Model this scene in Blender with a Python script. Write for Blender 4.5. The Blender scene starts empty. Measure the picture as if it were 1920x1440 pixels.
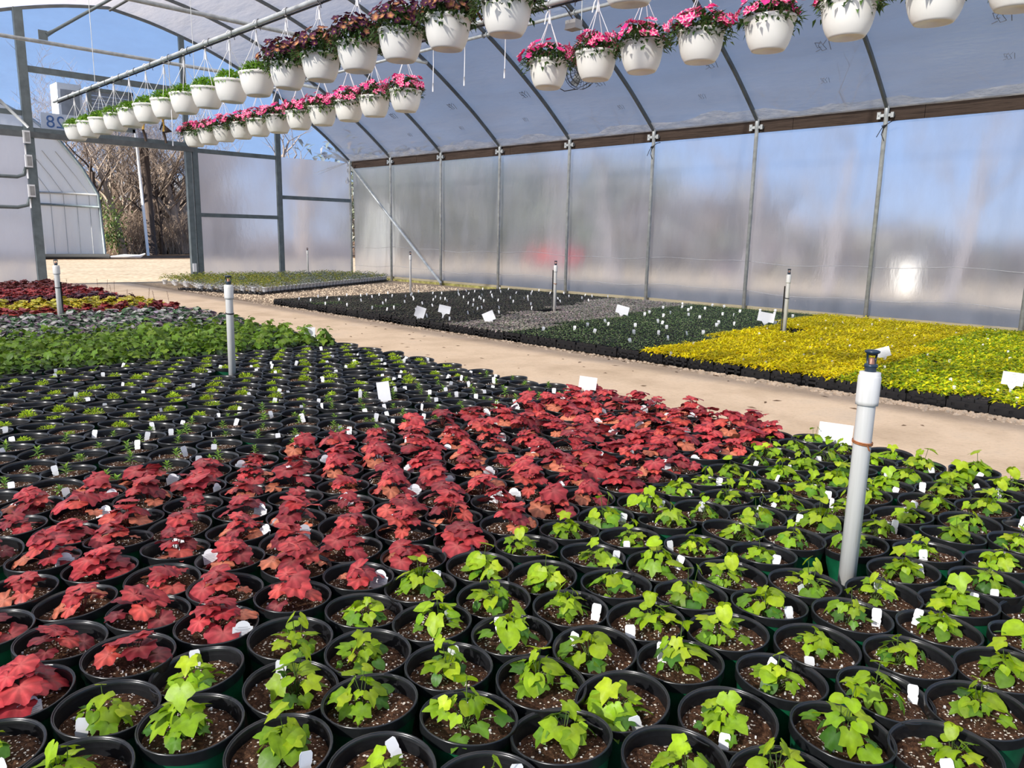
import bpy, math, random
from mathutils import Vector, Matrix
random.seed(7)
SC = bpy.context.scene
COL = SC.collection
PI = math.pi
R = math.radians
NUM = ['zeroth','first','second','third','fourth','fifth','sixth','seventh','eighth','ninth','tenth','eleventh','twelfth',
       'thirteenth','fourteenth','fifteenth','sixteenth','seventeenth','eighteenth','nineteenth','twentieth']
TENS = {2:'twenty',3:'thirty',4:'forty'}
def ordn(n):
    if n <= 20: return NUM[n]
    t, u = divmod(n, 10)
    return TENS[t]+'-'+NUM[u] if u else {3:'thirtieth',4:'fortieth'}[t]

# ------------------------------------------------------------------ camera
CAMH = 1.43
PITCH, ROLL, YAW = .1886, .0188, .7791
Fv = Vector((math.sin(YAW)*math.cos(PITCH), math.cos(YAW)*math.cos(PITCH), -math.sin(PITCH)))
rv = Vector((math.cos(YAW), -math.sin(YAW), 0)); uv = rv.cross(Fv)
r2 = rv*math.cos(ROLL)+uv*math.sin(ROLL); u2 = -rv*math.sin(ROLL)+uv*math.cos(ROLL)
cam = bpy.data.cameras.new('camera'); cam.sensor_width = 36; cam.lens = 36*1442/1920; cam.clip_end = 500
co = bpy.data.objects.new('camera', cam); COL.objects.link(co)
M = Matrix((r2, u2, -Fv)).transposed().to_4x4(); M.translation = Vector((0,0,CAMH)); co.matrix_world = M
SC.camera = co
def pix(x, y, z):
    d = Vector((x, y, z-CAMH)); k = d.dot(Fv)
    if k < .05: return None
    return 960+1442*d.dot(r2)/k, 720-1442*d.dot(u2)/k
def vis(x, y, z, m=60):
    p = pix(x, y, z)
    return p is not None and -m < p[0] < 1920+m and -m < p[1] < 1440+m

# ------------------------------------------------------------------ materials
def s2l(c): return tuple(((v/255+.055)/1.055)**2.4 if v > 10 else v/255/12.92 for v in c)
class NT:
    def __init__(s, name):
        s.m = bpy.data.materials.new(name); s.m.use_nodes = True
        s.t = s.m.node_tree; s.t.nodes.clear(); s.out = s.n('ShaderNodeOutputMaterial')
    def n(s, typ, **k):
        o = s.t.nodes.new(typ)
        for a, b in k.items(): setattr(o, a, b)
        return o
    def l(s, a, b): s.t.links.new(a, b)
    def bsdf(s, col=None, rough=.6, metal=0, spec=.5):
        b = s.n('ShaderNodeBsdfPrincipled'); b.inputs['Roughness'].default_value = rough
        b.inputs['Metallic'].default_value = metal; b.inputs['Specular IOR Level'].default_value = spec
        if col is not None:
            if hasattr(col, 'links'): s.l(col, b.inputs['Base Color'])
            else: b.inputs['Base Color'].default_value = (*col, 1)
        return b
    def noise(s, scale, detail=3, rough=.55, vec=None):
        o = s.n('ShaderNodeTexNoise'); o.inputs['Scale'].default_value = scale; o.inputs['Detail'].default_value = detail
        o.inputs['Roughness'].default_value = rough
        if vec is not None: s.l(vec, o.inputs['Vector'])
        return o
    def ramp(s, fac, pts):
        o = s.n('ShaderNodeValToRGB'); e = o.color_ramp.elements
        e[0].position, e[0].color = pts[0][0], (*pts[0][1], 1)
        e[1].position, e[1].color = pts[-1][0], (*pts[-1][1], 1)
        for p, c in pts[1:-1]:
            q = e.new(p); q.color = (*c, 1)
        s.l(fac, o.inputs['Fac']); return o.outputs['Color']
    def mix(s, a, b, fac, typ='MIX'):
        o = s.n('ShaderNodeMix', data_type='RGBA', blend_type=typ)
        for v, i in ((fac, 0), (a, 6), (b, 7)):
            if hasattr(v, 'links'): s.l(v, o.inputs[i])
            else: o.inputs[i].default_value = v if i == 0 else (*v, 1)
        return o.outputs[2]
    def coord(s, kind='Object', scale=None):
        c = s.n('ShaderNodeTexCoord').outputs[kind]
        if scale:
            m = s.n('ShaderNodeMapping'); m.inputs['Scale'].default_value = scale; s.l(c, m.inputs['Vector']); return m.outputs[0]
        return c
    def bump(s, h, b, st=.3, d=.01):
        o = s.n('ShaderNodeBump'); o.inputs['Strength'].default_value = st; o.inputs['Distance'].default_value = d
        s.l(h, o.inputs['Height']); s.l(o.outputs[0], b.inputs['Normal'])
    def mixs(s, a, b, f):
        o = s.n('ShaderNodeMixShader')
        if hasattr(f, 'links'): s.l(f, o.inputs[0])
        else: o.inputs[0].default_value = f
        s.l(a.outputs[0], o.inputs[1]); s.l(b.outputs[0], o.inputs[2]); return o
    def done(s, b): s.l(b.outputs[0], s.out.inputs[0]); return s.m

def simple(name, col, rough=.6, metal=0, var=.12, scale=20, bump=0, spec=.5):
    t = NT(name); n = t.noise(scale, 4, vec=t.coord())
    c = t.ramp(n.outputs[0], [(.3, tuple(v*(1-var) for v in col)), (.7, tuple(min(1, v*(1+var)) for v in col))])
    b = t.bsdf(c, rough, metal, spec)
    if bump: t.bump(n.outputs[0], b, bump)
    return t.done(b)

def leafmat(name, trans=.35, rough=.45, vein=.0):
    t = NT(name)
    a = t.n('ShaderNodeAttribute', attribute_name='Col')
    oi = t.n('ShaderNodeObjectInfo')
    h = t.n('ShaderNodeHueSaturation')
    mr = t.n('ShaderNodeMapRange'); mr.inputs['To Min'].default_value = .85; mr.inputs['To Max'].default_value = 1.15
    t.l(oi.outputs['Random'], mr.inputs['Value']); t.l(mr.outputs[0], h.inputs['Value'])
    t.l(a.outputs['Color'], h.inputs['Color'])
    n = t.noise(45, 3, vec=t.coord())
    c = t.mix(h.outputs[0], t.ramp(n.outputs[0], [(.35, (.7,.7,.7)), (.65, (1.15,1.15,1.15))]), .6, 'MULTIPLY')
    b = t.bsdf(c, rough, 0, .35)
    t.bump(n.outputs[0], b, .25, .004)
    tr = t.n('ShaderNodeBsdfTranslucent'); t.l(c, tr.inputs['Color'])
    return t.done(t.mixs(b, tr, trans))

MAT = {}
MAT['leaf'] = leafmat('leaf_soft')
MAT['leaf_thick'] = leafmat('leaf_thick', .2, .38)
MAT['petal'] = leafmat('petal', .15, .7)
MAT['shed_wall'] = simple('pale_shed_wall', (.42,.40,.36), .7)
MAT['pot_black'] = simple('black_pot_plastic', (.007,.0075,.009), .45, var=.25, scale=60, spec=.3)
MAT['pot_rim'] = simple('glossy_black_rim', (.010,.011,.012), .28, var=.2, scale=60, spec=.6)
MAT['pot_green'] = simple('green_pot_plastic', (.005,.095,.040), .42, var=.3, scale=14)
MAT['tray_black'] = simple('black_tray_plastic', (.012,.012,.013), .45, var=.3, scale=30)
MAT['pot_white'] = simple('white_basket_plastic', (.88,.86,.79), .45, var=.03, scale=6)
MAT['white'] = simple('white_plastic', (.78,.79,.80), .5, var=.03)
MAT['grey_print'] = simple('grey_print', (.22,.22,.24), .6)
MAT['string'] = simple('white_hanger', (.80,.80,.80), .5, var=.02)
MAT['steel'] = simple('galvanised_steel', (.50,.53,.53), .45, .3, var=.22, scale=9, bump=.05)
MAT['steel_dark'] = simple('dark_rib_steel', (.13,.14,.14), .5, .35, var=.2, scale=5)
MAT['frame_steel'] = simple('green_grey_steel', (.145,.175,.18), .5, .35, var=.2, scale=6)
MAT['black'] = simple('black_plastic', (.01,.01,.012), .4)
MAT['dark_blue'] = simple('dark_blue_plastic', (.012,.03,.055), .35)
MAT['brass'] = simple('copper_nozzle', (.35,.17,.11), .45, .4)
MAT['rust'] = simple('rusty_wire', (.33,.12,.04), .8, .2, var=.5, scale=60)
MAT['yellow'] = simple('yellow_sleeve', (.55,.33,.06), .6)
MAT['sign_blue'] = simple('faded_blue_number', (.06,.16,.38), .6)
MAT['red_paint'] = simple('red_paint', (.38,.03,.03), .4)
MAT['white_paint'] = simple('white_paint', (.85,.85,.84), .6, var=.04)
MAT['glass_dark'] = simple('dark_glass', (.02,.025,.03), .1)
MAT['rubber'] = simple('rubber', (.015,.015,.015), .8)
MAT['louver'] = simple('grey_louvre', (.33,.33,.32), .5, .3, scale=8)
MAT['moss'] = simple('mossy_board', (.30,.28,.09), .9, var=.5, scale=7)

def m_pvc():
    t = NT('grey_pvc'); v = t.coord(scale=(40,40,1.5)); n = t.noise(1.5, 4, vec=v)
    c = t.ramp(n.outputs[0], [(.3,(.58,.58,.55)),(.62,(.66,.66,.64)),(.8,(.52,.50,.42))])
    return t.done(t.bsdf(c, .4))
MAT['pvc'] = m_pvc()

def m_soil():
    t = NT('potting_soil'); c0 = t.coord(); oi = t.n('ShaderNodeObjectInfo')
    ad = t.n('ShaderNodeVectorMath', operation='ADD'); sc = t.n('ShaderNodeVectorMath', operation='SCALE')
    cb = t.n('ShaderNodeCombineXYZ')
    for i in (0, 1): t.l(oi.outputs['Random'], cb.inputs[i])
    t.l(cb.outputs[0], sc.inputs[0]); sc.inputs['Scale'].default_value = 9.0
    t.l(c0, ad.inputs[0]); t.l(sc.outputs[0], ad.inputs[1]); v = ad.outputs[0]
    n = t.noise(90, 5, .7, v)
    base = t.ramp(n.outputs[0], [(.3,(.010,.005,.003)),(.5,(.055,.026,.014)),(.72,(.17,.085,.045))])
    vo = t.n('ShaderNodeTexVoronoi'); vo.inputs['Scale'].default_value = 125; t.l(v, vo.inputs['Vector'])
    wob = t.noise(230, 2, .6, v)
    sm = t.n('ShaderNodeMath', operation='MULTIPLY_ADD'); t.l(wob.outputs[0], sm.inputs[0]); sm.inputs[1].default_value = .5; t.l(vo.outputs['Distance'], sm.inputs[2])
    sep = t.n('ShaderNodeSeparateColor'); t.l(vo.outputs['Color'], sep.inputs[0])
    thr = t.n('ShaderNodeMapRange'); t.l(sep.outputs[0], thr.inputs['Value']); thr.inputs['From Min'].default_value = .58
    thr.inputs['From Max'].default_value = 1.0; thr.inputs['To Min'].default_value = .30; thr.inputs['To Max'].default_value = .78
    lt = t.n('ShaderNodeMath', operation='LESS_THAN'); t.l(sm.outputs[0], lt.inputs[0]); t.l(thr.outputs[0], lt.inputs[1])
    c = t.mix(base, (.74,.68,.58), lt.outputs[0])
    b = t.bsdf(c, .9, 0, .15)
    ma = t.n('ShaderNodeMath', operation='ADD'); t.l(n.outputs[0], ma.inputs[0]); t.l(lt.outputs[0], ma.inputs[1])
    t.bump(ma.outputs[0], b, .9, .006)
    return t.done(b)
MAT['soil'] = m_soil()

def m_path():
    t = NT('sandy_concrete'); v = t.coord(); n = t.noise(1.3, 6, .6, v); n2 = t.noise(26, 5, .7, v)
    c = t.ramp(n.outputs[0], [(.3,(.50,.375,.25)),(.55,(.66,.51,.355)),(.75,(.57,.46,.34))])
    c = t.mix(c, t.ramp(n2.outputs[0], [(.25,(.62,.6,.58)),(.5,(1,1,1))]), .45, 'MULTIPLY')
    ns = t.noise(5, 2, .8, v)
    st = t.ramp(t.noise(9, 3, .9, t.coord(scale=(3.5,1,1))).outputs[0], [(.27,(.35,.25,.18)),(.33,(1,1,1))])
    c = t.mix(c, st, .7, 'MULTIPLY')
    w = t.n('ShaderNodeTexWave', wave_type='RINGS', rings_direction='SPHERICAL'); w.inputs['Scale'].default_value = 8
    w.inputs['Distortion'].default_value = 3.5; w.inputs['Detail'].default_value = 2; w.inputs['Detail Scale'].default_value = .6
    mp = t.n('ShaderNodeMapping'); mp.inputs['Location'].default_value = (-5.2,-1.0,0); mp.inputs['Scale'].default_value = (1,1.5,1)
    t.l(v, mp.inputs[0]); t.l(mp.outputs[0], w.inputs['Vector'])
    c = t.mix(c, t.ramp(w.outputs[0], [(.2,(.86,.86,.88)),(.7,(1,1,1))]), .55, 'MULTIPLY')
    b = t.bsdf(c, .85, 0, .2); t.bump(w.outputs[0], b, .3, .004)
    return t.done(b)
MAT['path'] = m_path()
def m_ground(name, cols, s1, s2, bump):
    t = NT(name); v = t.coord(); n = t.noise(s1, 6, .65, v)
    vo = t.n('ShaderNodeTexVoronoi'); vo.inputs['Scale'].default_value = s2; t.l(v, vo.inputs['Vector'])
    c = t.ramp(n.outputs[0], [(.3, cols[0]), (.5, cols[1]), (.7, cols[2])])
    c = t.mix(c, t.ramp(vo.outputs['Distance'], [(.2,(1,1,1)),(.7,(.55,.5,.45))]), .6, 'MULTIPLY')
    b = t.bsdf(c, .9, 0, .1); t.bump(vo.outputs['Distance'], b, bump, .02)
    return t.done(b)
MAT['gravel'] = m_ground('tan_gravel', [(.28,.20,.13),(.46,.35,.24),(.62,.50,.36)], 6, 34, .8)
MAT['sand'] = m_ground('pale_sand', [(.36,.29,.21),(.42,.345,.25),(.47,.39,.29)], .6, 7, .3)
MAT['mulch'] = m_ground('brown_leaf_litter', [(.10,.06,.035),(.17,.11,.07),(.26,.18,.12)], 2, 12, .8)
MAT['cloth'] = m_ground('dark_ground_cloth', [(.02,.02,.02),(.03,.028,.025),(.07,.055,.04)], 3, 40, .3)
MAT['stone'] = simple('pale_stone', (.72,.57,.40), .85, var=.35, scale=9, bump=.3)

def m_wood(name, a, b_, sc=(1,1,14)):
    t = NT(name); n = t.noise(2.2, 6, .65, t.coord(scale=sc))
    c = t.ramp(n.outputs[0], [(.3, a), (.55, b_), (.75, tuple(v*.5 for v in a))])
    b = t.bsdf(c, .8, 0, .2); t.bump(n.outputs[0], b, .4, .01); return t.done(b)
MAT['beam'] = m_wood('weathered_brown_board', (.022,.015,.011), (.075,.052,.040), (3,.7,22))
MAT['board'] = m_wood('pale_board', (.26,.22,.15), (.42,.37,.26), (3,.7,22))
MAT['bark'] = m_wood('grey_brown_bark', (.14,.105,.08), (.36,.28,.22), (8,8,1))
MAT['bark_dark'] = m_wood('dark_bark', (.03,.022,.018), (.085,.062,.05), (8,8,1))
MAT['twig'] = simple('twigs', (.36,.27,.20), .85, var=.4, scale=2)

MAT['bark_side'] = m_wood('dull_grey_bark', (.09,.08,.08), (.19,.17,.17), (8,8,1))  # darker, greyer bark for the side-yard trees
def m_film(name, clear, milk=(.80,.82,.86), gl=.10, tint=(.93,.95,1), streak=(1,1,1), amt=.15, blur=0, trans=.7, blurrough=.3, wr=.4):
    # clear: share of clean or blurred transmission; the rest scatters as milky film
    t = NT(name); v = t.coord(scale=streak); n = t.noise(2.2, 5, .6, v)
    d = t.n('ShaderNodeBsdfDiffuse'); tr = t.n('ShaderNodeBsdfTranslucent')
    d.inputs[0].default_value = (*milk, 1); tr.inputs[0].default_value = (*milk, 1)
    body = t.mixs(d, tr, trans)
    if blur:
        tp = t.n('ShaderNodeBsdfRefraction'); tp.inputs['IOR'].default_value = 1.12; tp.inputs['Roughness'].default_value = blurrough
    else: tp = t.n('ShaderNodeBsdfTransparent')
    tp.inputs['Color'].default_value = (*tint, 1)
    f = t.n('ShaderNodeMapRange'); t.l(n.outputs[0], f.inputs['Value']); f.inputs['From Min'].default_value = .3; f.inputs['From Max'].default_value = .7
    f.inputs['To Min'].default_value = min(1,clear+amt); f.inputs['To Max'].default_value = max(0,clear-amt)
    m1 = t.mixs(body, tp, f.outputs[0])
    g = t.n('ShaderNodeBsdfGlossy'); g.inputs['Roughness'].default_value = .22
    bp = t.n('ShaderNodeBump'); bp.inputs['Strength'].default_value = wr; bp.inputs['Distance'].default_value = .05
    n2 = t.noise(3, 4, .6, v); t.l(n2.outputs[0], bp.inputs['Height'])
    for q in ((g, d, tr) + ((tp,) if blur else ())): t.l(bp.outputs[0], q.inputs['Normal'])
    lw = t.n('ShaderNodeLayerWeight'); lw.inputs[0].default_value = .35
    mm = t.n('ShaderNodeMath', operation='MULTIPLY'); t.l(lw.outputs['Fresnel'], mm.inputs[0]); mm.inputs[1].default_value = gl*3
    return t.done(t.mixs(m1, g, mm.outputs[0]))
MAT['roof_film'] = m_film('milky_roof_film', .20, (.56,.51,.49), .04, (.86,.86,.88), (1,.25,1), .06, trans=.6)
MAT['roof_film_near'] = m_film('milky_roof_film_thin', .27, (.52,.50,.50), .04, (.97,.97,1), (1,.25,1), .04)
MAT['wall_film'] = m_film('blurry_wall_film', .62, (.60,.585,.60), .05, (.90,.92,.98), (1,1,.35), .14, 1, .6, .42)
MAT['end_film'] = m_film('cloudy_end_film', .34, (.70,.685,.72), .08, (.92,.94,1), (1,1,.4), .1, 1, .7, .35)
MAT['gable_film'] = m_film('clear_gable_film', .72, (.36,.46,.68), .04, (.90,.95,1), (.4,1,1), .06)
MAT['flap_film'] = m_film('creased_film', .45, (.85,.84,.83), .12, (1,1,1), (1,1,3), .2, 0, .4, .3, .8)
MAT['hoop_film'] = m_film('white_hoop_film', .06, (.80,.80,.78), .03, (1,1,1), (1,1,.3), .03, 0, .45)

# ------------------------------------------------------------------ mesh building
class MB:
    def __init__(s): s.v = []; s.f = []; s.m = []; s.c = []; s.sm = []; s.mats = []; s.mi = 0; s.col = (1,1,1)
    def mat(s, key):
        if key not in s.mats: s.mats.append(key)
        s.mi = s.mats.index(key); return s
    def add(s, vs, fs, smooth=True, col=None):
        o = len(s.v); s.v += [tuple(v) for v in vs]; c = col or s.col
        s.c += ([c]*len(vs) if not isinstance(c, list) else c)
        for f in fs: s.f.append([i+o for i in f]); s.m.append(s.mi); s.sm.append(smooth)
    def box(s, lo, hi, taper=0, mtx=None):
        x0,y0,z0 = lo; x1,y1,z1 = hi; t = taper
        vs = [(x0+t,y0+t,z0),(x1-t,y0+t,z0),(x1-t,y1-t,z0),(x0+t,y1-t,z0),(x0,y0,z1),(x1,y0,z1),(x1,y1,z1),(x0,y1,z1)]
        if mtx: vs = [mtx @ Vector(v) for v in vs]
        s.add(vs, [(3,2,1,0),(4,5,6,7),(0,1,5,4),(1,2,6,5),(2,3,7,6),(3,0,4,7)], False)
    def tube(s, pts, r, n=8, cap=True, smooth=True):
        pts = [Vector(p) for p in pts]; rr = r if isinstance(r, (list, tuple)) else [r]*len(pts)
        vs = []; fs = []; ref = None
        for i, p in enumerate(pts):
            d = (pts[min(i+1, len(pts)-1)]-pts[max(i-1, 0)])
            d = d.normalized() if d.length > 1e-9 else Vector((0,0,1))
            if ref is None: ref = Vector((0,0,1)) if abs(d.z) < .9 else Vector((1,0,0))
            a = d.cross(ref); a.normalize(); b = d.cross(a); ref = -b if False else ref
            for k in range(n):
                t = 2*PI*k/n; vs.append(p+a*math.cos(t)*rr[i]+b*math.sin(t)*rr[i])
        for i in range(len(pts)-1):
            for k in range(n):
                k2 = (k+1) % n; fs.append((i*n+k, i*n+k2, (i+1)*n+k2, (i+1)*n+k))
        if cap: fs.append(tuple(range(n))); fs.append(tuple(reversed(range((len(pts)-1)*n, len(pts)*n))))
        s.add(vs, fs, smooth)
    def lathe(s, prof, n=32, c=(0,0,0), capb=False, capt=False, mtx=None):
        vs = []; fs = []
        for r, z in prof:
            for k in range(n):
                t = 2*PI*k/n; v = Vector((c[0]+r*math.cos(t), c[1]+r*math.sin(t), c[2]+z)); vs.append(mtx @ v if mtx else v)
        for i in range(len(prof)-1):
            for k in range(n):
                k2 = (k+1) % n; fs.append((i*n+k, i*n+k2, (i+1)*n+k2, (i+1)*n+k))
        if capb: fs.append(tuple(reversed(range(n))))
        if capt: fs.append(tuple(range((len(prof)-1)*n, len(prof)*n)))
        s.add(vs, fs, True)
    def mesh(s, name):
        me = bpy.data.meshes.new(name); me.from_pydata(s.v, [], s.f)
        for k in s.mats: me.materials.append(MAT[k])
        me.polygons.foreach_set('material_index', s.m); me.polygons.foreach_set('use_smooth', s.sm)
        at = me.attributes.new('Col', 'FLOAT_COLOR', 'POINT')
        at.data.foreach_set('color', [q for c in s.c for q in (*c, 1.0)])
        me.update(); return me
def obj(name, mesh, parent=None, loc=(0,0,0), rot=(0,0,0), sc=None, label=None, cat=None, group=None, kind=None):
    if isinstance(mesh, MB): mesh = mesh.mesh(name)
    o = bpy.data.objects.new(name, mesh); COL.objects.link(o); o.location = loc; o.rotation_euler = rot
    if sc is not None: o.scale = sc if isinstance(sc, tuple) else (sc, sc, sc)
    if parent: o.parent = parent
    if label: o['label'] = label
    if cat: o['category'] = cat
    if group: o['group'] = group
    if kind: o['kind'] = kind
    return o
def thing(name, loc, label, cat, group=None, rot=(0,0,0), sc=None):
    o = obj(name, None, None, loc, rot, sc, label, cat, group); o.empty_display_size = .1; return o
def jc(c, j=.1):
    k = 1+random.uniform(-j, j); return tuple(max(0, v*k*(1+random.uniform(-j, j)*.4)) for v in c)
def lerp(a, b, t): return tuple(x*(1-t)+y*t for x, y in zip(a, b))

# ------------------------------------------------------------------ leaves
IVY = [(0,1),(13,.80),(27,.60),(41,.70),(57,.84),(73,.60),(92,.50),(112,.56),(132,.42),(156,.28),(180,.06)]
IVY3 = [(0,1),(16,.78),(34,.58),(52,.66),(70,.72),(92,.54),(120,.45),(150,.30),(180,.05)]
HEART = [(0,1),(18,.88),(38,.78),(62,.70),(90,.62),(118,.56),(145,.42),(165,.28),(180,.10)]
def outline(tab):
    r = [(R(a), v) for a, v in tab]; l = [(-a, v) for a, v in reversed(r[1:-1])]
    return l + r            # from -156..180
def scallop():
    o = []
    for i in range(30):
        a = -165+330*i/29
        k = (math.cos(R(a)*360/47)*.5+.5)
        rr = .70+.20*k**.7+.10*math.cos(R(a)*.5)
        if abs(a) > 150: rr *= .55
        o.append((R(a), rr))
    return o+[(PI, .06)]
SH = {'ivy': outline(IVY), 'ivy3': outline(IVY3), 'heart': outline(HEART), 'scal': scallop()}
def leaf(mb, pos, az, pitch, L, shape, col, droop=.25, fold=.15, ruf=.0, edge=None, roll=0., two=True, mid=None):
    """attach point at pos; grows outwards along az, blade pitched by pitch (0 = flat, + = tip down)"""
    o = SH[shape]; n = len(o); ph = random.uniform(0, 6)
    mt = Matrix.Translation(pos) @ Matrix.Rotation(az-PI/2, 4, 'Z') @ Matrix.Rotation(-pitch, 4, 'X') @ Matrix.Rotation(roll, 4, 'Y')
    vs = [mt @ Vector((0,0,0))]; cs = [lerp(col, (1,1,1), .04) if mid is None else mid]
    asp = random.uniform(.85, 1.1)
    for k, q in enumerate((.55, 1.0)):
        for a, r in o:
            rr = r*q; x = math.sin(a)*rr*asp; y = math.cos(a)*rr
            z = -droop*(rr*rr) + fold*abs(x) + ruf*rr*math.sin(a*7.0+ph)*q + .03*math.sin(5*x+ph)
            vs.append(mt @ Vector((x*L, y*L, z*L))); c = col if k == 0 or edge is None else edge
            if shape == 'scal':
                vein = .70+.5*(math.cos(a*360/47)*.5+.5)
                cs.append(tuple(v*vein*(1 if k == 0 else .95) for v in (lerp(col, mid or col, .25) if k == 0 else c)))
            else: cs.append(tuple(v*(1 if k == 0 else .92) for v in c) if not (mid is not None and k == 0) else lerp(mid, col, .35))
    fs = [(0, 1+i, 1+(i+1) % n) for i in range(n)]
    for i in range(n):
        j = (i+1) % n; fs.append((1+i, 1+n+i, 1+n+j, 1+j))
    fs = [tuple(reversed(f)) for f in fs]
    mb.add(vs, fs, True, cs)
def blade(mb, pos, az, pitch, L, W, col, droop=.3):
    mt = Matrix.Translation(pos) @ Matrix.Rotation(az-PI/2, 4, 'Z') @ Matrix.Rotation(-pitch, 4, 'X')
    pts = [(0,0,0),(-W*.5,L*.4,W*.18-droop*.16*L),(0,L*.45,-droop*.2*L),(W*.5,L*.4,W*.18-droop*.16*L),(0,L,-droop*L)]
    mb.add([mt @ Vector(p) for p in pts], [(0,2,1),(0,3,2),(1,2,4),(2,3,4)], True, col)
def stemp(mb, a, b, r, col, sag=.0):
    a = Vector(a); b = Vector(b); mid = (a+b)/2 + Vector((0,0,sag)); sv = mb.col; mb.col = col
    mb.tube([a, mid, b], r, 4, False); mb.col = sv

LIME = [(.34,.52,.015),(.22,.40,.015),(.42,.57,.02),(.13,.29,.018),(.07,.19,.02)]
def plant_ivy(n=24, H=.10, S=.10, big=.075, cols=LIME, off=.02, tall=3, z0=.14, shapes=('ivy','ivy3','heart','ivy')):
    mb = MB().mat('leaf'); ox, oy = random.uniform(-off, off), random.uniform(-off, off)
    for i in range(n):
        t = (i+.5)/n; az = i*2.4+random.uniform(-.5, .5)
        hh = H*(1-t)*.9+.02+random.uniform(0, .02); rr = S*(.15+.85*t**.7)*random.uniform(.7, 1.1)
        if i < tall: hh += H*random.uniform(.35, .9)
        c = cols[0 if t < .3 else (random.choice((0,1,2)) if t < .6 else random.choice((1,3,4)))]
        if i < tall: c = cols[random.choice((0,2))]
        p = (ox+math.cos(az)*rr, oy+math.sin(az)*rr, z0+hh)
        stemp(mb, (ox+random.uniform(-.01,.01), oy+random.uniform(-.01,.01), z0), p, .0013, (.14,.22,.05), .01)
        L = big*random.uniform(.45, 1)*(1.1-.35*abs(t-.35))
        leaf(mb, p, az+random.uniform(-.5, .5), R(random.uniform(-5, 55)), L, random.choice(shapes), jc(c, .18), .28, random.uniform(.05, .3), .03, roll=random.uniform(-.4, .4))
    return mb.mesh('foliage')
RED = [(.56,.050,.056),(.43,.034,.046),(.24,.018,.030),(.64,.085,.065),(.66,.20,.10)]
def plant_heuch(n=12, H=.09, S=.085, big=.055, cols=None, z0=.14, off=.02, ruf=.06):
    cols = cols or RED
    mb = MB().mat('leaf_thick'); ox, oy = random.uniform(-off, off), random.uniform(-off, off)
    for i in range(n):
        t = (i+.5)/n; az = i*2.4+random.uniform(-.6, .6)
        hh = H*(1-t**1.4)*random.uniform(.75, 1.1)+.014; rr = S*(.10+.9*t)*random.uniform(.75, 1.15)
        c = random.choice(cols[:3]) if t < .4 else random.choice(cols[:4]) if t < .75 else random.choice(cols[1:])
        p = (ox+math.cos(az)*rr*.62, oy+math.sin(az)*rr*.62, z0+hh)
        stemp(mb, (ox, oy, z0), p, .0016, (.22,.05,.04), .01)
        leaf(mb, p, az+random.uniform(-.3,.3), R(random.uniform(-12, 24)+14*t), big*random.uniform(.7, 1.2), 'scal', jc(c, .22), .20, random.uniform(.05,.22), ruf, edge=lerp(c, (.2,.02,.03), .3), roll=random.uniform(-.35, .35), mid=lerp(c, (.95,.55,.45), .16))
    return mb.mesh('foliage')
TUFT = [(.50,.66,.02),(.40,.58,.02),(.60,.74,.03),(.28,.46,.02)]
def plant_tuft(z0=.14):
    mb = MB().mat('leaf'); ox = random.uniform(-.03,.03); oy = random.uniform(-.03,.03)
    blobs = [(ox+random.uniform(-.035,.035), oy+random.uniform(-.035,.035), random.uniform(.036,.055), random.uniform(.045,.065)) for _ in range(random.choice((2,3,3)))]
    for bx, by, br, bh in blobs:
        for i in range(75):
            a = random.uniform(0, 2*PI); e = math.acos(random.uniform(0, 1))
            d = Vector((math.cos(a)*math.sin(e), math.sin(a)*math.sin(e), math.cos(e)))
            p = Vector((bx, by, z0)) + Vector((d.x*br, d.y*br, d.z*bh))*random.uniform(.7, 1)
            blade(mb, p, a, R(random.uniform(-70, 10)), random.uniform(.014,.026), .009, jc(random.choice(TUFT), .2), .2)
    return mb.mesh('foliage')
def plant_seedling(z0=.14):
    mb = MB().mat('leaf'); G = [(.22,.40,.05),(.30,.48,.06),(.14,.29,.05)]
    for k in range(random.choice((1,1,2))):
        ox = random.uniform(-.035,.035); oy = random.uniform(-.035,.035); h = random.uniform(.03,.07)
        stemp(mb, (ox,oy,z0), (ox,oy,z0+h), .002, (.2,.32,.08))
        for i in range(16):
            z = z0+h*(.3+.75*i/16); az = i*2.4; L = .042*(1-.35*i/16)*random.uniform(.8,1.1)
            blade(mb, (ox,oy,z), az, R(-15-45*i/16+random.uniform(-10,10)), L, .013, jc(random.choice(G), .15), .25)
    return mb.mesh('foliage')

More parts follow.
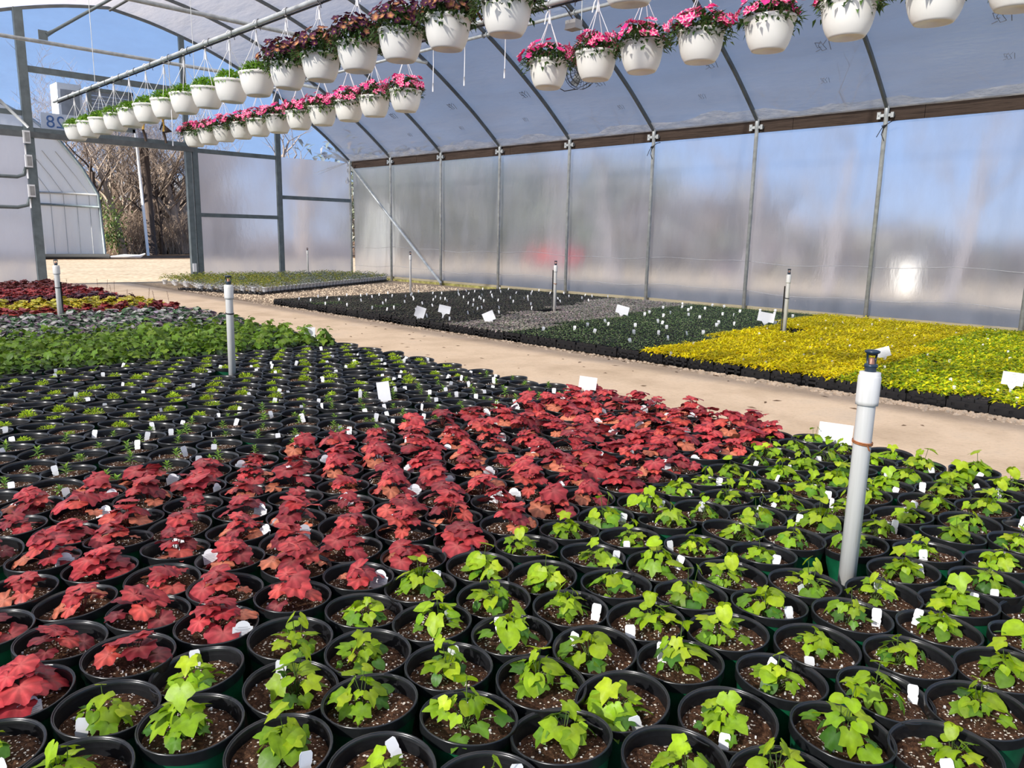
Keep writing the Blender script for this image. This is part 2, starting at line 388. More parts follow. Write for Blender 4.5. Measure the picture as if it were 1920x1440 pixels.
# ------------------------------------------------------------------ pots
RP = .1295
def pot_mesh():
    mb = MB().mat('pot_green')
    mb.lathe([(.092,0),(.096,.004),(.104,.05),(.114,.11),(.122,.160)], 36, capb=True)
    mb.mat('pot_black')
    mb.lathe([(.1195,.178),(.1185,.168),(.1180,.166)], 36); mb.lathe([(.1180,.166),(.1155,.14),(.108,.10)], 36)
    return mb.mesh('pot')
def rim_mesh():
    mb = MB().mat('pot_rim')
    mb.lathe([(.122,.160),(.1272,.160)], 40); mb.lathe([(.1272,.160),(.1290,.184)], 40)
    mb.lathe([(.1290,.184),(RP,.1875),(.1285,.1905),(.1262,.1912),(.1250,.1885)], 40)
    mb.lathe([(.1250,.1885),(.1235,.1865),(.1218,.1868)], 40); mb.lathe([(.1218,.1868),(.1208,.1855),(.1195,.178)], 40)
    return mb.mesh('rim')
def soil_mesh():
    mb = MB().mat('soil'); vs = [(0,0,.142)]; fs = []; n = 28; rings = 6; tx = random.uniform(-.006,.006); ty = random.uniform(-.006,.006)
    for i in range(1, rings+1):
        for k in range(n):
            r = .1165*i/rings; a = 2*PI*k/n
            vs.append((r*math.cos(a), r*math.sin(a), .142+random.uniform(-.003,.003)+.004*math.sin(a*3+tx*900)*i/rings+(tx*math.cos(a)+ty*math.sin(a))*i/rings - (.004 if i == rings else 0)))
    for k in range(n): fs.append((0, 1+k, 1+(k+1) % n))
    for i in range(rings-1):
        for k in range(n):
            k2 = (k+1) % n; fs.append((1+i*n+k, 1+(i+1)*n+k, 1+(i+1)*n+k2, 1+i*n+k2))
    mb.add(vs, fs, True); 
    mb.mat('white')
    for _ in range(12):                       # perlite grains
        a = random.uniform(0, 2*PI); r = .11*math.sqrt(random.random()); s_ = random.uniform(.0012,.0028)
        mb.box((r*math.cos(a)-s_, r*math.sin(a)-s_, .140), (r*math.cos(a)+s_, r*math.sin(a)+s_*.8, .1445+s_*.6))
    return mb.mesh('soil')
def tag_mesh(kind):
    mb = MB().mat('white')
    if kind == 'small':
        w, h = .0165, .062
        out = [(-w*.8,0),(w*.8,0),(w,h*.35),(w*.85,h*.45),(w,h*.55),(w,h*.9),(w*.75,h),(-w*.75,h),(-w,h*.9),(-w,h*.55),(-w*.85,h*.45),(-w,h*.35)]
    else:
        w, h = .034, .070
        out = [(-w,0),(w,0),(w,h*.70),(w*.74,h*.72),(w*.66,h*.84),(w*.45,h*.94),(w*.15,h),(-w*.15,h),(-w*.45,h*.94),(-w*.66,h*.84),(-w*.74,h*.72),(-w,h*.70)]
    n = len(out); bend = .006
    f = lambda x, z, d: (x, d+bend*(z/h)**2, z)
    vs = [f(x, z, 0) for x, z in out]+[f(x, z, .0012) for x, z in out]
    fs = [tuple(range(n)), tuple(reversed(range(n, 2*n)))]+[(i, i+n, (i+1) % n+n, (i+1) % n) for i in range(n)]
    mb.add(vs, fs, False)
    if kind != 'small':
        mb.mat('grey_print')
        for i, (wd, z) in enumerate([(.5,.047),(.75,.041),(.6,.036),(.8,.030),(.55,.024),(.7,.018)]):
            for d, s_ in ((-.0006, 1), (.0018, -1)):
                vs = [f(-w*wd, z, d), f(w*wd, z, d), f(w*wd, z+.0012, d), f(-w*wd, z+.0012, d)]
                mb.add(vs, [(0,1,2,3)], False)
    return mb.mesh('plant_tag')
POT = pot_mesh(); RIM = rim_mesh(); SOILS = [soil_mesh() for _ in range(5)]
TAG_S = tag_mesh('small'); TAG_B = tag_mesh('big')
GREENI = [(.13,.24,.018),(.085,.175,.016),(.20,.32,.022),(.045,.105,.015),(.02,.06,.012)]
V = {}
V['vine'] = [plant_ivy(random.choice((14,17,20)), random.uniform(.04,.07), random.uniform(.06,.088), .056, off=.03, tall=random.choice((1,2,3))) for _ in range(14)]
V['coral'] = [plant_heuch(random.choice((8,10,12)), random.uniform(.06,.095), random.uniform(.11,.14), .050, off=.025, ruf=.05) for _ in range(14)]
V['tuft'] = [plant_tuft() for _ in range(8)]
V['seed'] = [plant_seedling() for _ in range(8)]
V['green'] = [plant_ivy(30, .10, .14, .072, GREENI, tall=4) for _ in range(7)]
def plant_grey():
    mb = MB().mat('leaf'); G = [(.46,.44,.44),(.22,.13,.20),(.04,.11,.04),(.08,.19,.07),(.03,.07,.03),(.36,.28,.36),(.03,.08,.03)]
    for i in range(34):
        t = (i+.5)/34; az = i*2.4; rr = .13*math.sqrt(t); c = jc(random.choice(G), .2)
        w = (.55,.58,.50) if random.random() < .45 else None
        leaf(mb, (math.cos(az)*rr*.8, math.sin(az)*rr*.8, .15+.10*(1-t*.8)+random.uniform(0,.03)), az+random.uniform(-.5,.5), R(random.uniform(-20,50)), random.uniform(.045,.075), 'heart', c, .3, .25, .05, mid=w)
    return mb.mesh('foliage')
V['grey'] = [plant_grey() for _ in range(6)]
YEL = [(.62,.55,.03),(.50,.50,.03),(.68,.50,.03),(.42,.45,.03)]; DRK = [(.035,.015,.028),(.05,.018,.03),(.025,.012,.02)]*2
RD2 = [(.38,.04,.04),(.30,.05,.04),(.24,.03,.035),(.42,.09,.06)]; RD3 = [(.24,.05,.04),(.17,.045,.035),(.12,.03,.03),(.30,.09,.06)]
for k, c in (('yel', YEL), ('dark', DRK), ('red2', RD2), ('red3', RD3)):
    V[k] = [plant_heuch(20, .14, .13, .062, c+c[:1], off=.01) for _ in range(5)]
def sprig():
    mb = MB().mat('leaf'); mb.col = (.10,.05,.05)
    mb.tube([(0,0,.2),(.01,0,.34),(.03,.01,.5)], .0022, 4, False)
    for i in range(9): blade(mb, (.01+.02*i/9,0,.36+.015*i), i*2.2, R(-30), .02, .012, (.16,.06,.05), .1)
    return mb.mesh('flower_stalk')
SPRIG = sprig()

# kind -> (name, look, category group, tag mesh, tag chance)
KINDS = {
 'vine': ('potted_vine', 'lime-leaved young vine in black pot', 'lime vines in black pots in the foreground', TAG_S, .72, 'vine block'),
 'coral': ('potted_coral_bells', 'red-leaved plant in black pot', 'red-leaved plants in black pots', TAG_B, .62, 'near red block'),
 'seed': ('potted_seedling', 'tiny green seedling in black pot', 'seedlings in black pots', TAG_S, .6, 'seedling block'),
 'tuft': ('potted_lime_sedum', 'feathery lime tuft in black pot', 'lime tufts in black pots', TAG_S, .33, 'tuft block'),
 'green': ('potted_ivy', 'bushy green ivy in black pot', 'bushy green ivy pots', TAG_S, .1, 'ivy block'),
 'grey': ('potted_painted_begonia', 'silver-purple leafy plant in black pot', 'silver and purple leafy pots', TAG_S, .12, 'silver-purple block'),
 'yel': ('potted_yellow_coral_bells', 'yellow-leaved plant in black pot', 'yellow-leaved pots', TAG_B, .1, 'yellow band'),
 'dark': ('potted_dark_coral_bells', 'blackish purple plant in black pot', 'dark purple pots', TAG_B, .03, 'dark band'),
 'red2': ('potted_red_coral_bells', 'bright red bushy plant in black pot', 'distant red pots', TAG_B, .06, 'far red band'),
 'red3': ('potted_brownish_coral_bells', 'brownish red bushy plant in black pot', 'farthest brownish red pots', TAG_B, .03, 'farthest red band'),
}
BANDS = [('vine', -1.0, 2.14), ('coral', 2.14, 3.93), ('seed', 3.93, 5.08), ('tuft', 5.08, 7.55), ('green', 7.55, 9.80),
         ('grey', 9.80, 12.15), ('red2', 12.15, 12.9), ('yel', 12.9, 14.2), ('dark', 14.2, 15.0), ('red2', 15.0, 16.9), ('red3', 16.9, 19.6)]
RISERS = [(2.93,1.07,'L'), (2.98,6.59,'L'), (3.05,12.16,'L')]
def put_pot(kind, x, y, row, idx, place):
    name, look, grp, tm, tp, blk = KINDS[kind]
    tagged = random.random() < tp
    lab = ('tagged ' if tagged else 'untagged ')+look+f', {ordn(row)} {place} row, {ordn(idx)} from path'
    tl = 2.7 if y < 9 else 1
    t = thing(name, (x, y, 0), lab, 'potted plant', grp, (R(random.gauss(0, tl)), R(random.gauss(0, tl)), random.uniform(0, 2*PI)))
    t.location.z = abs(random.gauss(0, .004))+.012
    dz = random.uniform(.002,.018)
    p_ = obj('pot', POT, t); obj('rim', RIM, p_)
    obj('soil', random.choice(SOILS), t, rot=(0,0,random.uniform(0,6.28)), loc=(0,0,dz))
    s_ = random.uniform(.82, 1.15)
    if kind == 'coral': s_ *= .96+.055*x
    if kind == 'tuft': s_ *= random.choice((.45,.75,.85,.9,.9))
    obj('foliage', random.choice(V[kind]), t, loc=(0,0,.142*(1-s_)+dz), rot=(0,0,random.uniform(0,6.28)), sc=(s_,s_,s_*(1.08 if kind == 'coral' else 1)))
    if kind in ('yel','red2') and x > 3.9 and random.random() < .2: obj('flower_stalk', SPRIG, t)
    if tagged:
        # tags face roughly towards the camera side, standing near the rim
        a = random.uniform(0, 2*PI); rr = random.uniform(.07, .10)
        face = math.atan2(-x, y)+random.gauss(0, .45) - t.rotation_euler.z
        obj('plant_tag', tm, t, loc=(math.cos(a)*rr, math.sin(a)*rr, .140+dz), rot=(R(random.gauss(-8,9)), R(random.gauss(0,9)), face), sc=random.uniform(.8,1.0))
PITX, PITY = .2625, .2273
cnt = {}
blk_rows = {}
k0 = -6
for k in range(-6, 80):
    y = 1.575+PITY*k
    if y > 19.5: break
    xs = 1.055+(0 if k % 2 == 0 else PITX/2)
    kind = None
    for b, (kd, a, c) in enumerate(BANDS):
        if a <= y < c: kind = kd; bi = b
    # X limit at the path edge
    xm = 4.84
    j = int((xm-xs)/PITX); xr = xs+j*PITX; idx = 0; placed = False
    while xr > -.1:
        idx += 1; x = xr
        xr -= PITX
        if not vis(x, y, .18, 70): continue
        if any(math.hypot(x-a, y-b) < .155 for a, b, _ in RISERS): continue
        # rear blocks are wholly foliage; hidden pots behind the left frame edge are culled by vis()
        if not placed: blk_rows[bi] = blk_rows.get(bi, 0)+1; placed = True
        place = {0:'front', 1:'near red', 2:'seedling', 3:'tuft', 4:'ivy', 5:'silver', 6:'coral', 7:'yellow', 8:'dark', 9:'far red', 10:'farthest'}[bi]
        put_pot(kind, x+random.uniform(-.0025,.0025), y+random.uniform(-.003,.003), blk_rows[bi], idx, place)
        cnt[kind] = cnt.get(kind, 0)+1
print('pots', cnt, sum(cnt.values()))

# ------------------------------------------------------------------ trays of starts on the right
TY, TX, TH = .335, .655, .105
def tray_mesh(empty_cells=False):
    mb = MB().mat('tray_black'); w, l = TX/2-.004, TY/2-.003
    # outer tray wall with slots: posts between windows
    mb.box((-w,-l,0),(w,l,.012), .008)
    for sx, n, half, other in ((0, 6, l, w), (1, 3, w, l)):
        for s_ in (-1, 1):
            L = (w if sx == 0 else l)
            for i in range(n):
                a = -L+2*L*i/n; b = a+2*L/n; g = (b-a)*.13
                segs = [(a, a+(b-a)*.36, .0, .066), (b-(b-a)*.36, b, .0, .066), (a, b, .0, .026), (a, b, .050, .066)]
                for p, q, z0, z1 in segs:
                    e = half*s_; e2 = e-.004*s_
                    if sx == 0: mb.box((p, min(e,e2), z0), (q, max(e,e2), z1))
                    else: mb.box((min(e,e2), p, z0), (max(e,e2), q, z1))
            e = half*s_
            if sx == 0: mb.box((-w, min(e-.010*s_,e), .066), (w, max(e-.010*s_,e), .072))
            else: mb.box((min(e-.010*s_,e), -l, .066), (max(e-.010*s_,e), l, .072))
    return mb.mesh('tray')
def cells_mesh():
    mb = MB().mat('tray_black'); w, l = TX/2-.014, TY/2-.012; nx, ny = 6, 3
    for i in range(nx):
        for j in range(ny):
            cx = -w+(i+.5)*2*w/nx; cy = -l+(j+.5)*2*l/ny; hx = w/nx-.001; hy = l/ny-.001; t = .004; z1 = TH
            mb.box((cx-hx,cy-hy,.012),(cx-hx+t,cy+hy,z1)); mb.box((cx+hx-t,cy-hy,.012),(cx+hx,cy+hy,z1))
            mb.box((cx-hx,cy-hy,.012),(cx+hx,cy-hy+t,z1)); mb.box((cx-hx,cy+hy-t,.012),(cx+hx,cy+hy,z1))
    mb.mat('soil')
    mb.add([(-w,-l,TH-.014),(w,-l,TH-.014),(w,l,TH-.014),(-w,l,TH-.014)], [(0,1,2,3)])
    return mb.mesh('cell_pack')
TRAY = tray_mesh(); CELLS = cells_mesh()
def tray_foliage(kind, skip=()):
    mb = MB().mat('leaf'); w, l = TX/2-.014, TY/2-.012
    P = {'yellow': ([(.92,.76,.004),(.95,.82,.006),(.82,.74,.006),(.95,.78,.008)], 24, .066, .023, .05),
         'lime': ([(.78,.78,.008),(.56,.66,.008),(.90,.84,.01),(.26,.44,.01)], 24, .058, .027, .045),
         'green': ([(.20,.33,.10),(.28,.42,.14),(.13,.24,.08),(.36,.42,.22)], 10, .040, .013, .05),
         'mauve': ([(.62,.48,.48),(.48,.48,.38),(.74,.62,.58),(.34,.38,.24)], 20, .044, .032, .03),
         'dark': ([(.15,.16,.10),(.10,.115,.07),(.26,.25,.17),(.14,.10,.10)], 15, .034, .020, .03)}[kind]
    cols, n, L, W, H = P
    for i in range(6):
        for j in range(3):
            if (i, j) in skip: continue
            cx = -w+(i+.5)*2*w/6; cy = -l+(j+.5)*2*l/3; hh = random.uniform(.7, 1.2)
            sp = .030 if kind in ('green',) else .040
            for q in range(n):
                t = (q+.5)/n; az = q*2.4+random.uniform(-.4,.4); rr = sp*math.sqrt(t)
                p = (cx+math.cos(az)*rr*1.0, cy+math.sin(az)*rr*1.0, TH-.012+H*hh*(1-t*.75)*random.uniform(.6,1.1))
                blade(mb, p, az, R(random.uniform(-48,18)) if kind in ('yellow','lime','green') else R(random.uniform(-30,20)), L*random.uniform(.7,1.15), W, jc(random.choice(cols), .15), .3)
    return mb.mesh('foliage')
TF = {k: [tray_foliage(k) for _ in range(4)] for k in ('yellow','lime','green','mauve','dark')}
TF['gap'] = [tray_foliage('lime', ((0,0),(0,1),(1,0),(1,1),(0,2)))]
TAG_T = tag_mesh('small')
TLOOK = {'yellow': 'bright yellow leafy starts', 'lime': 'yellow-green leafy starts', 'green': 'small green starts', 'mauve': 'mauve-grey starts', 'dark': 'dark dusky starts'}
TG = {'yellow': 'trays of bright yellow starts', 'lime': 'trays of yellow-green starts', 'green': 'trays of green starts', 'mauve': 'trays of mauve starts', 'dark': 'trays of dark starts'}
RIGHT_RISERS = [(10.84,5.26), (10.58,9.63), (11.24,14.9)]
tc = {}
krow = {}
for r in range(0, 44):
    y = .55+TY*r
    if y > 14.45: break
    rowk = {}
    for c in range(10):
        x = 7.46+TX/2+c*TX
        if not vis(x, y, .1, 130): continue
        if any(abs(x-a) < .30 and abs(y-b) < .16 for a, b in RIGHT_RISERS): continue
        dx = x-7.5
        k = ('lime' if y < 2.95+.09*dx else 'yellow' if y < 5.38+.12*dx else 'green' if y < 7.62+.21*dx else 'mauve' if y < 8.9+.31*dx else 'dark')
        if k == 'dark' and random.random() < .03 and c < 2: k = 'green'
        tc[k] = tc.get(k, 0)+1
        tagged = random.random() < (.62 if k != 'mauve' else .08)
        lab = f"{'tagged' if tagged else 'untagged'} black tray of {TLOOK[k]}, {ordn(c+1)} from path, {ordn(r+1)} row from right"
        gap = (c == 0 and abs(y-1.85) < .17)
        if gap: lab = 'black tray of yellow-green starts with several cells of bare soil, beside handwritten card'
        t = thing('seedling_tray', (x, y, .012+random.uniform(0,.004)), lab, 'plant tray', TG[k], (0, 0, R(random.gauss(0,.5))+(PI if random.random() < .5 and not gap else 0)))
        obj('tray', TRAY, t); obj('cell_pack', CELLS, t)
        obj('foliage', TF['gap'][0] if gap else random.choice(TF[k]), t)
        if tagged:
            face = math.atan2(-x, y)+random.gauss(0,.5)-t.rotation_euler.z
            obj('plant_tag', TAG_T, t, loc=(random.uniform(-.26,.26), random.uniform(-.13,.13), TH-.02), rot=(R(-8), R(random.gauss(0,8)), face), sc=(.8,1,1.3) if k == 'dark' else (.85,1,.95) if k in ('yellow','lime') else (1.3,1,1.25))
print('trays', tc, sum(tc.values()))

# small white pots at the far end wall
def wpot():
    mb = MB().mat('white')
    mb.lathe([(.045,0),(.050,.01),(.066,.10),(.071,.102),(.072,.118),(.068,.118),(.064,.10)], 16, capb=True)
    mb.mat('soil'); mb.lathe([(.064,.105),(.0005,.107)], 16)
    return mb.mesh('pot')
WP = wpot()
def wfol(yel):
    mb = MB().mat('leaf'); C = [(.42,.40,.04),(.26,.30,.05),(.5,.46,.05),(.18,.24,.05)] if yel else [(.30,.33,.27),(.20,.25,.17),(.36,.37,.33),(.12,.17,.08)]
    for i in range(46):
        t = (i+.5)/46; az = i*2.4; rr = .10*math.sqrt(t)
        blade(mb, (math.cos(az)*rr, math.sin(az)*rr, .11+.10*(1-t)*random.uniform(.5,1.1)), az, R(random.uniform(-50,20)), .05, .03, jc(random.choice(C), .2), .3)
    return mb.mesh('foliage')
WF = [wfol(True) for _ in range(3)]+[wfol(False) for _ in range(3)]
def carrier():
    mb = MB().mat('tray_black')
    # scalloped black carrier strip holding five pots
    for i in range(5):
        x = (i-2)*.165
        mb.lathe([(.060,0),(.063,.01),(.070,.05),(.068,.05),(.058,.01)], 16, (x,0,0), capb=True)
    vs = []; n = 50
    for i in range(n+1):
        x = -.41+.82*i/n; ph = abs(math.cos(PI*(x/.165))); z = .02+.07*(1-ph**.5)
        vs += [(x,-.078,.0),(x,-.080,z),(x,.078,.0),(x,.080,z)]
    fs = []
    for i in range(n):
        a = i*4; fs += [(a,a+4,a+5,a+1),(a+3,a+7,a+6,a+2)]
    mb.add(vs, fs, False); mb.box((-.41,-.08,0),(.41,.08,.006))
    return mb.mesh('carrier_tray')
CAR = carrier()
o0 = Vector((8.45,16.95,0)); U = Vector((5.9,3.2,0)).normalized(); Vv = Vector((-U.y,U.x,0)); wang = math.atan2(U.y,U.x)
wn = 0
for row in range(0, 14):
    rp = .17 if row == 0 else .30
    d = 0 if row == 0 else .10+.30*row; n_in = 0
    for i in range(-20, 42):
        step = .165 if row == 0 else .30
        if row and i > 22: continue
        p = o0+U*(step*i)+Vv*d
        if p.x < max(7.8, 8.5-.42*(p.y-16.9)) or p.x > 14.2 or p.y > 22.1 or (row == 0 and i < 0): continue
        if abs(p.x-12.41) < .12 and abs(p.y-21.7) < .12: continue
        if row >= 1 and wn > 270: continue
        n_in += 1; wn += 1
        gy = random.random() < (.45 if p.x > 10.5 or row == 0 else .1)
        lab = f"small white pot of {'silvery' if gy else 'yellow-green'} starts by end wall, {ordn(row+1)} row back, {ordn(n_in)} from door"
        t = thing('small_potted_plant', (p.x, p.y, .05 if row == 0 else .03), lab, 'potted plant', 'small white pots by the end wall', (0,0,wang))
        obj('pot', WP, t); obj('foliage', random.choice(WF[3:] if gy else WF[:3]), t, rot=(0,0,random.uniform(0,6)), sc=1.0 if row == 0 else 1.25)
for i in range(8):
    p = o0+U*(.165*(i*5+2))
    obj('carrier_tray', CAR, None, (p.x,p.y,.014), (0,0,wang), None, f'scalloped black carrier strip under the front white pots, {ordn(i+1)} from the door', 'plant tray', 'black carriers under the white pots')
for i in range(3):
    p = Vector((8.28-.31*i, 17.4+.74*i, 0))
    obj('carrier_tray', CAR, None, (p.x,p.y,.014), (0,0,R(112)), None, f'scalloped black carrier strip by the doorway edge, {ordn(i+1)} from the path corner', 'plant tray', 'black carriers at the doorway edge')
print('white pots', wn)

# ------------------------------------------------------------------ ground
def sheet(name, x0, y0, x1, y1, z, mat, label=None):
    mb = MB().mat(mat); mb.box((x0,y0,z-.05),(x1,y1,z)); return obj(name, mb, kind='structure')
sheet('floor', -4, -4, 4.98, 22.4, .0, 'cloth')
sheet('floor', 4.98, -4, 7.34, 22.4, .004, 'path')
sheet('floor', 7.34, -4, 14.7, 22.4, .0, 'gravel')
mb = MB().mat('sand'); mb.box((-60,22.4,-.06),(80,41,-.005)); obj('ground_sand', mb, kind='structure')
mb = MB().mat('mulch'); mb.box((-60,41,-.06),(120,160,.0)); obj('ground_litter', mb, kind='structure')
mb = MB().mat('sand'); mb.box((14.7,-60,-.06),(80,22.4,-.01)); obj('ground_side', mb, kind='structure')
def pebbles(name, n, fx, s0, s1, label):
    mb = MB().mat('stone')
    for _ in range(n):
        x, y = fx(); s_ = random.uniform(s0, s1); a = random.uniform(0, 3)
        vs = []
        for (px, py, pz) in [(1,0,0),(.4,.8,0),(-.7,.7,0),(-1,-.1,0),(-.4,-.8,0),(.6,-.7,0),(.5,.1,.7),(-.3,.4,.8),(-.3,-.4,.65)]:
            k = s_*random.uniform(.75,1.2); X = (px*math.cos(a)-py*math.sin(a))*k; Y = (px*math.sin(a)+py*math.cos(a))*k
            vs.append((x+X, y+Y, pz*s_*.9+.002))
        mb.add(vs, [(0,1,6),(1,7,6),(1,2,7),(2,3,7),(3,8,7),(3,4,8),(4,5,8),(5,6,8),(5,0,6),(6,7,8)], False)
    return obj(name, mb, None, label=label, cat='stones', kind='stuff')
pebbles('pebbles', 1700, lambda: (7.44-abs(random.gauss(0,.085)), random.choice((random.uniform(.9,4.5),random.uniform(.9,15)))), .008, .030, 'pale limestone chips along the foot of the right-hand trays')
pebbles('gravel_stones', 2600, lambda: (random.uniform(7.4,14), random.uniform(14.7,19)), .012, .03, 'pale gravel strip between the dark trays and the white pots')
mb = MB().mat('mulch')
for _ in range(70):
    x = random.uniform(5.2,7.3); y = random.uniform(1,12); a = random.uniform(0,6); s_ = random.uniform(.015,.05)
    c, d = math.cos(a)*s_, math.sin(a)*s_
    mb.add([(x-c,y-d,.006),(x+d*.25,y-c*.25,.012),(x+c,y+d,.007),(x-d*.25,y+c*.25,.006)], [(0,1,2,3)])
obj('leaf_litter', mb, label='scattered brown leaf bits on the sandy concrete path', cat='litter', kind='stuff')

# ------------------------------------------------------------------ greenhouse frame
W = 14.57; YE = 22.5; HP = 3.78; XR = 7.38; XL = 2*XR-W
POSTY = [22.5]+[20.232-2.454*i for i in range(0, 9)]
ARCH_R = [(14.57,3.78),(13.95,4.27),(13.45,4.64),(12.55,5.23),(11.7,5.72),(10.83,6.12),(10.1,6.42),(9.36,6.66),(8.4,6.90),(7.38,7.06)]
def spline(P, n=4):
    out = []
    for i in range(len(P)-1):
        p0 = P[max(i-1,0)]; p1 = P[i]; p2_ = P[i+1]; p3 = P[min(i+2,len(P)-1)]
        for k in range(n):
            t = k/n
            out.append(tuple(.5*((2*b)+(-a+c)*t+(2*a-5*b+4*c-d)*t*t+(-a+3*b-3*c+d)*t**3) for a,b,c,d in zip(p0,p1,p2_,p3)))
    out.append(P[-1]); return out
AR = spline(ARCH_R, 3); AL = [(2*XR-x, z) for x, z in AR]
ARCH = AR+list(reversed(AL))[1:]                # right eave -> ridge -> left eave
def archz(x):
    x = max(x, 2*XR-x)
    for (a, b), (c, d) in zip(AR[1:], AR[:-1]):
        if a <= x <= c: return b+(d-b)*(x-a)/(c-a)
    return 3.78
def arch_bar(mb, y, hw=.024, ht=.07, off=0):
    n = len(ARCH); vs = []
    for i, (x, z) in enumerate(ARCH):
        a = Vector(ARCH[max(i-1,0)]); b = Vector(ARCH[min(i+1,n-1)]); d = (b-a).normalized(); nn = Vector((d.y, -d.x))  # outward?
        if nn.y < 0: nn = -nn
        for (s_, h) in ((-hw, off-ht), (hw, off-ht), (hw, off), (-hw, off)):
            vs.append((x+nn.x*h, y+s_, z+nn.y*h))
    fs = []
    for i in range(n-1):
        for k in range(4):
            k2 = (k+1) % 4; fs.append((i*4+k, i*4+k2, i*4+4+k2, i*4+4+k))
    mb.add(vs, fs, False)
FARN = ['corner'] + [NUM[i] for i in range(1, 10)]
for i, y in enumerate(POSTY):
    lab = f"grey steel roof rib, {'in the end gable' if i == 0 else NUM[i]+' in from the end wall'}"
    mb = MB().mat('steel_dark'); arch_bar(mb, y); obj('roof_rib', mb, label=lab, cat='roof rib', group='roof ribs')
    lab = 'galvanised corner post where the side wall meets the end wall' if i == 0 else f'galvanised round side wall post, {NUM[i]} from the far corner'
    t = thing('wall_post', (W-.05, y, 0), lab, 'post', 'side wall posts')
    mb = MB().mat('steel'); mb.lathe([(.038,0),(.038,3.62),(.043,3.63),(.043,3.80),(.030,3.82)], 14, capb=True, capt=True); obj('pole', mb, t)
    if i:
        mb = MB().mat('steel'); mb.box((-.02,-.13,3.62),(.03,.13,3.67)); mb.box((-.03,.09,3.585),(.0,.15,3.705)); mb.box((-.03,-.13,3.60),(.0,-.08,3.69))
        mb.tube([(-.045,.12,3.645),(-.02,.12,3.645)], .012, 6); obj('bracket', mb, t)
    if i in (8-3, 8-1-0):   # black ties knotted round two posts
        mb = MB().mat('black'); zt = 3.48 if i == 7 else 3.45
        mb.tube([(-.04,-.04,zt),(-.05,0,zt-.05),(-.045,.04,zt-.02),(0,.05,zt)], .008, 5)
        mb.tube([(-.05,0,zt),(-.08,.05,zt-.10),(-.06,.11,zt-.20)], .007, 5); mb.tube([(-.05,0,zt-.02),(-.06,-.13,zt+.05),(-.06,-.22,zt+.06)], .008, 5)
        mb.tube([(-.05,0,zt-.03),(-.06,.03,zt-.16),(-.05,-.02,zt-.27)], .007, 5)
        obj('black_tie', mb, t)
# eave board in lengths
ys = [22.5, 19.0, 15.0, 11.0, 7.25, 4.9, .6, -3]
for i in range(len(ys)-1):
    mb = MB().mat('beam'); mb.box((W+.01,ys[i+1]+.004,3.555),(W+.055,ys[i]-.004,3.80))
    o = obj('trim_eave_board' if False else f'trim_{i+1}', mb, kind='structure')
mb = MB().mat('moss'); mb.box((W-.02,-3,.0),(W+.03,22.45,.07)); obj('baseboard_right', mb, kind='structure')
mb = MB().mat('board'); mb.box((W+.03,-3,.0),(W+.07,22.45,.13)); obj('baseboard_outer', mb, kind='structure')
# roof film (this bay, plus the unseen next bay, added to keep sunlight even)
def film_sheet(name, off, shift, y0, y1, mat, sag=.03):
    mb = MB().mat(mat); n = len(ARCH); ny = 60; vs = []; fs = []
    for j in range(ny+1):
        y = y0+(y1-y0)*j/ny
        for i, (x, z) in enumerate(ARCH): vs.append((x+shift+(.02 if i == 0 else 0), y, z+off))
    for j in range(ny):
        for i in range(n-1): fs.append((j*n+i, j*n+i+1, (j+1)*n+i+1, (j+1)*n+i))
    mb.add(vs, [tuple(reversed(f)) for f in fs], True); return obj(name, mb, kind='structure')
film_sheet('ceiling', .012, 0, -6, 22.52, 'roof_film')
film_sheet('ceiling_unseen_bay', .012, -2*(XR-XL)-.04, -6, 22.52, 'roof_film_near')
# side wall film, gently rippled
mb = MB().mat('wall_film'); vs = []; fs = []; nz = 14; ny = 220
for j in range(ny+1):
    y = -3+25.5*j/ny
    for i in range(nz+1):
        z = .05+3.65*i/nz
        vs.append((W+.075+.012*math.sin(y*2.56+z*.7)+.006*math.sin(y*9+z*3.1), y, z))
for j in range(ny):
    for i in range(nz): a = j*(nz+1)+i; fs.append((a, a+1, a+nz+2, a+nz+1))
mb.add(vs, fs, True); obj('wall_right', mb, kind='structure')
# wiggle-wire seam lines on the side film
for z in (1.02, .42):
    mb = MB().mat('flap_film')
    pts = [(W+.055, -2.5+25*j/60, z+.03*math.sin(j*.5)+.02*math.sin(j*1.3)) for j in range(61)]
    mb.tube(pts, .005, 4, False); obj('film_seam', mb, bpy.data.objects['wall_right'])
# loose flap of film along the eave
mb = MB().mat('flap_film'); vs = []; fs = []; n = 160
for j in range(n+1):
    y = -2.6+25*j/n; h = .19+.05*math.sin(y*.9)+.045*math.sin(y*2.3+1)+.03*math.sin(y*5.1); h = max(.06, h+random.uniform(-.02,.02))
    for q in range(4):
        t = q/3; dz = h*t; x = W-.03-.83*dz*1.02 ; vs.append((x-.02+.012*math.sin(y*7+q*2), y, 3.80+dz*.78-.035))
for j in range(n):
    for q in range(3): a = j*4+q; fs.append((a, a+1, a+5, a+4))
mb.add(vs, fs, True); obj('film_flap', mb, label='wavy loose strip of clear plastic along the foot of the roof', cat='plastic flap')
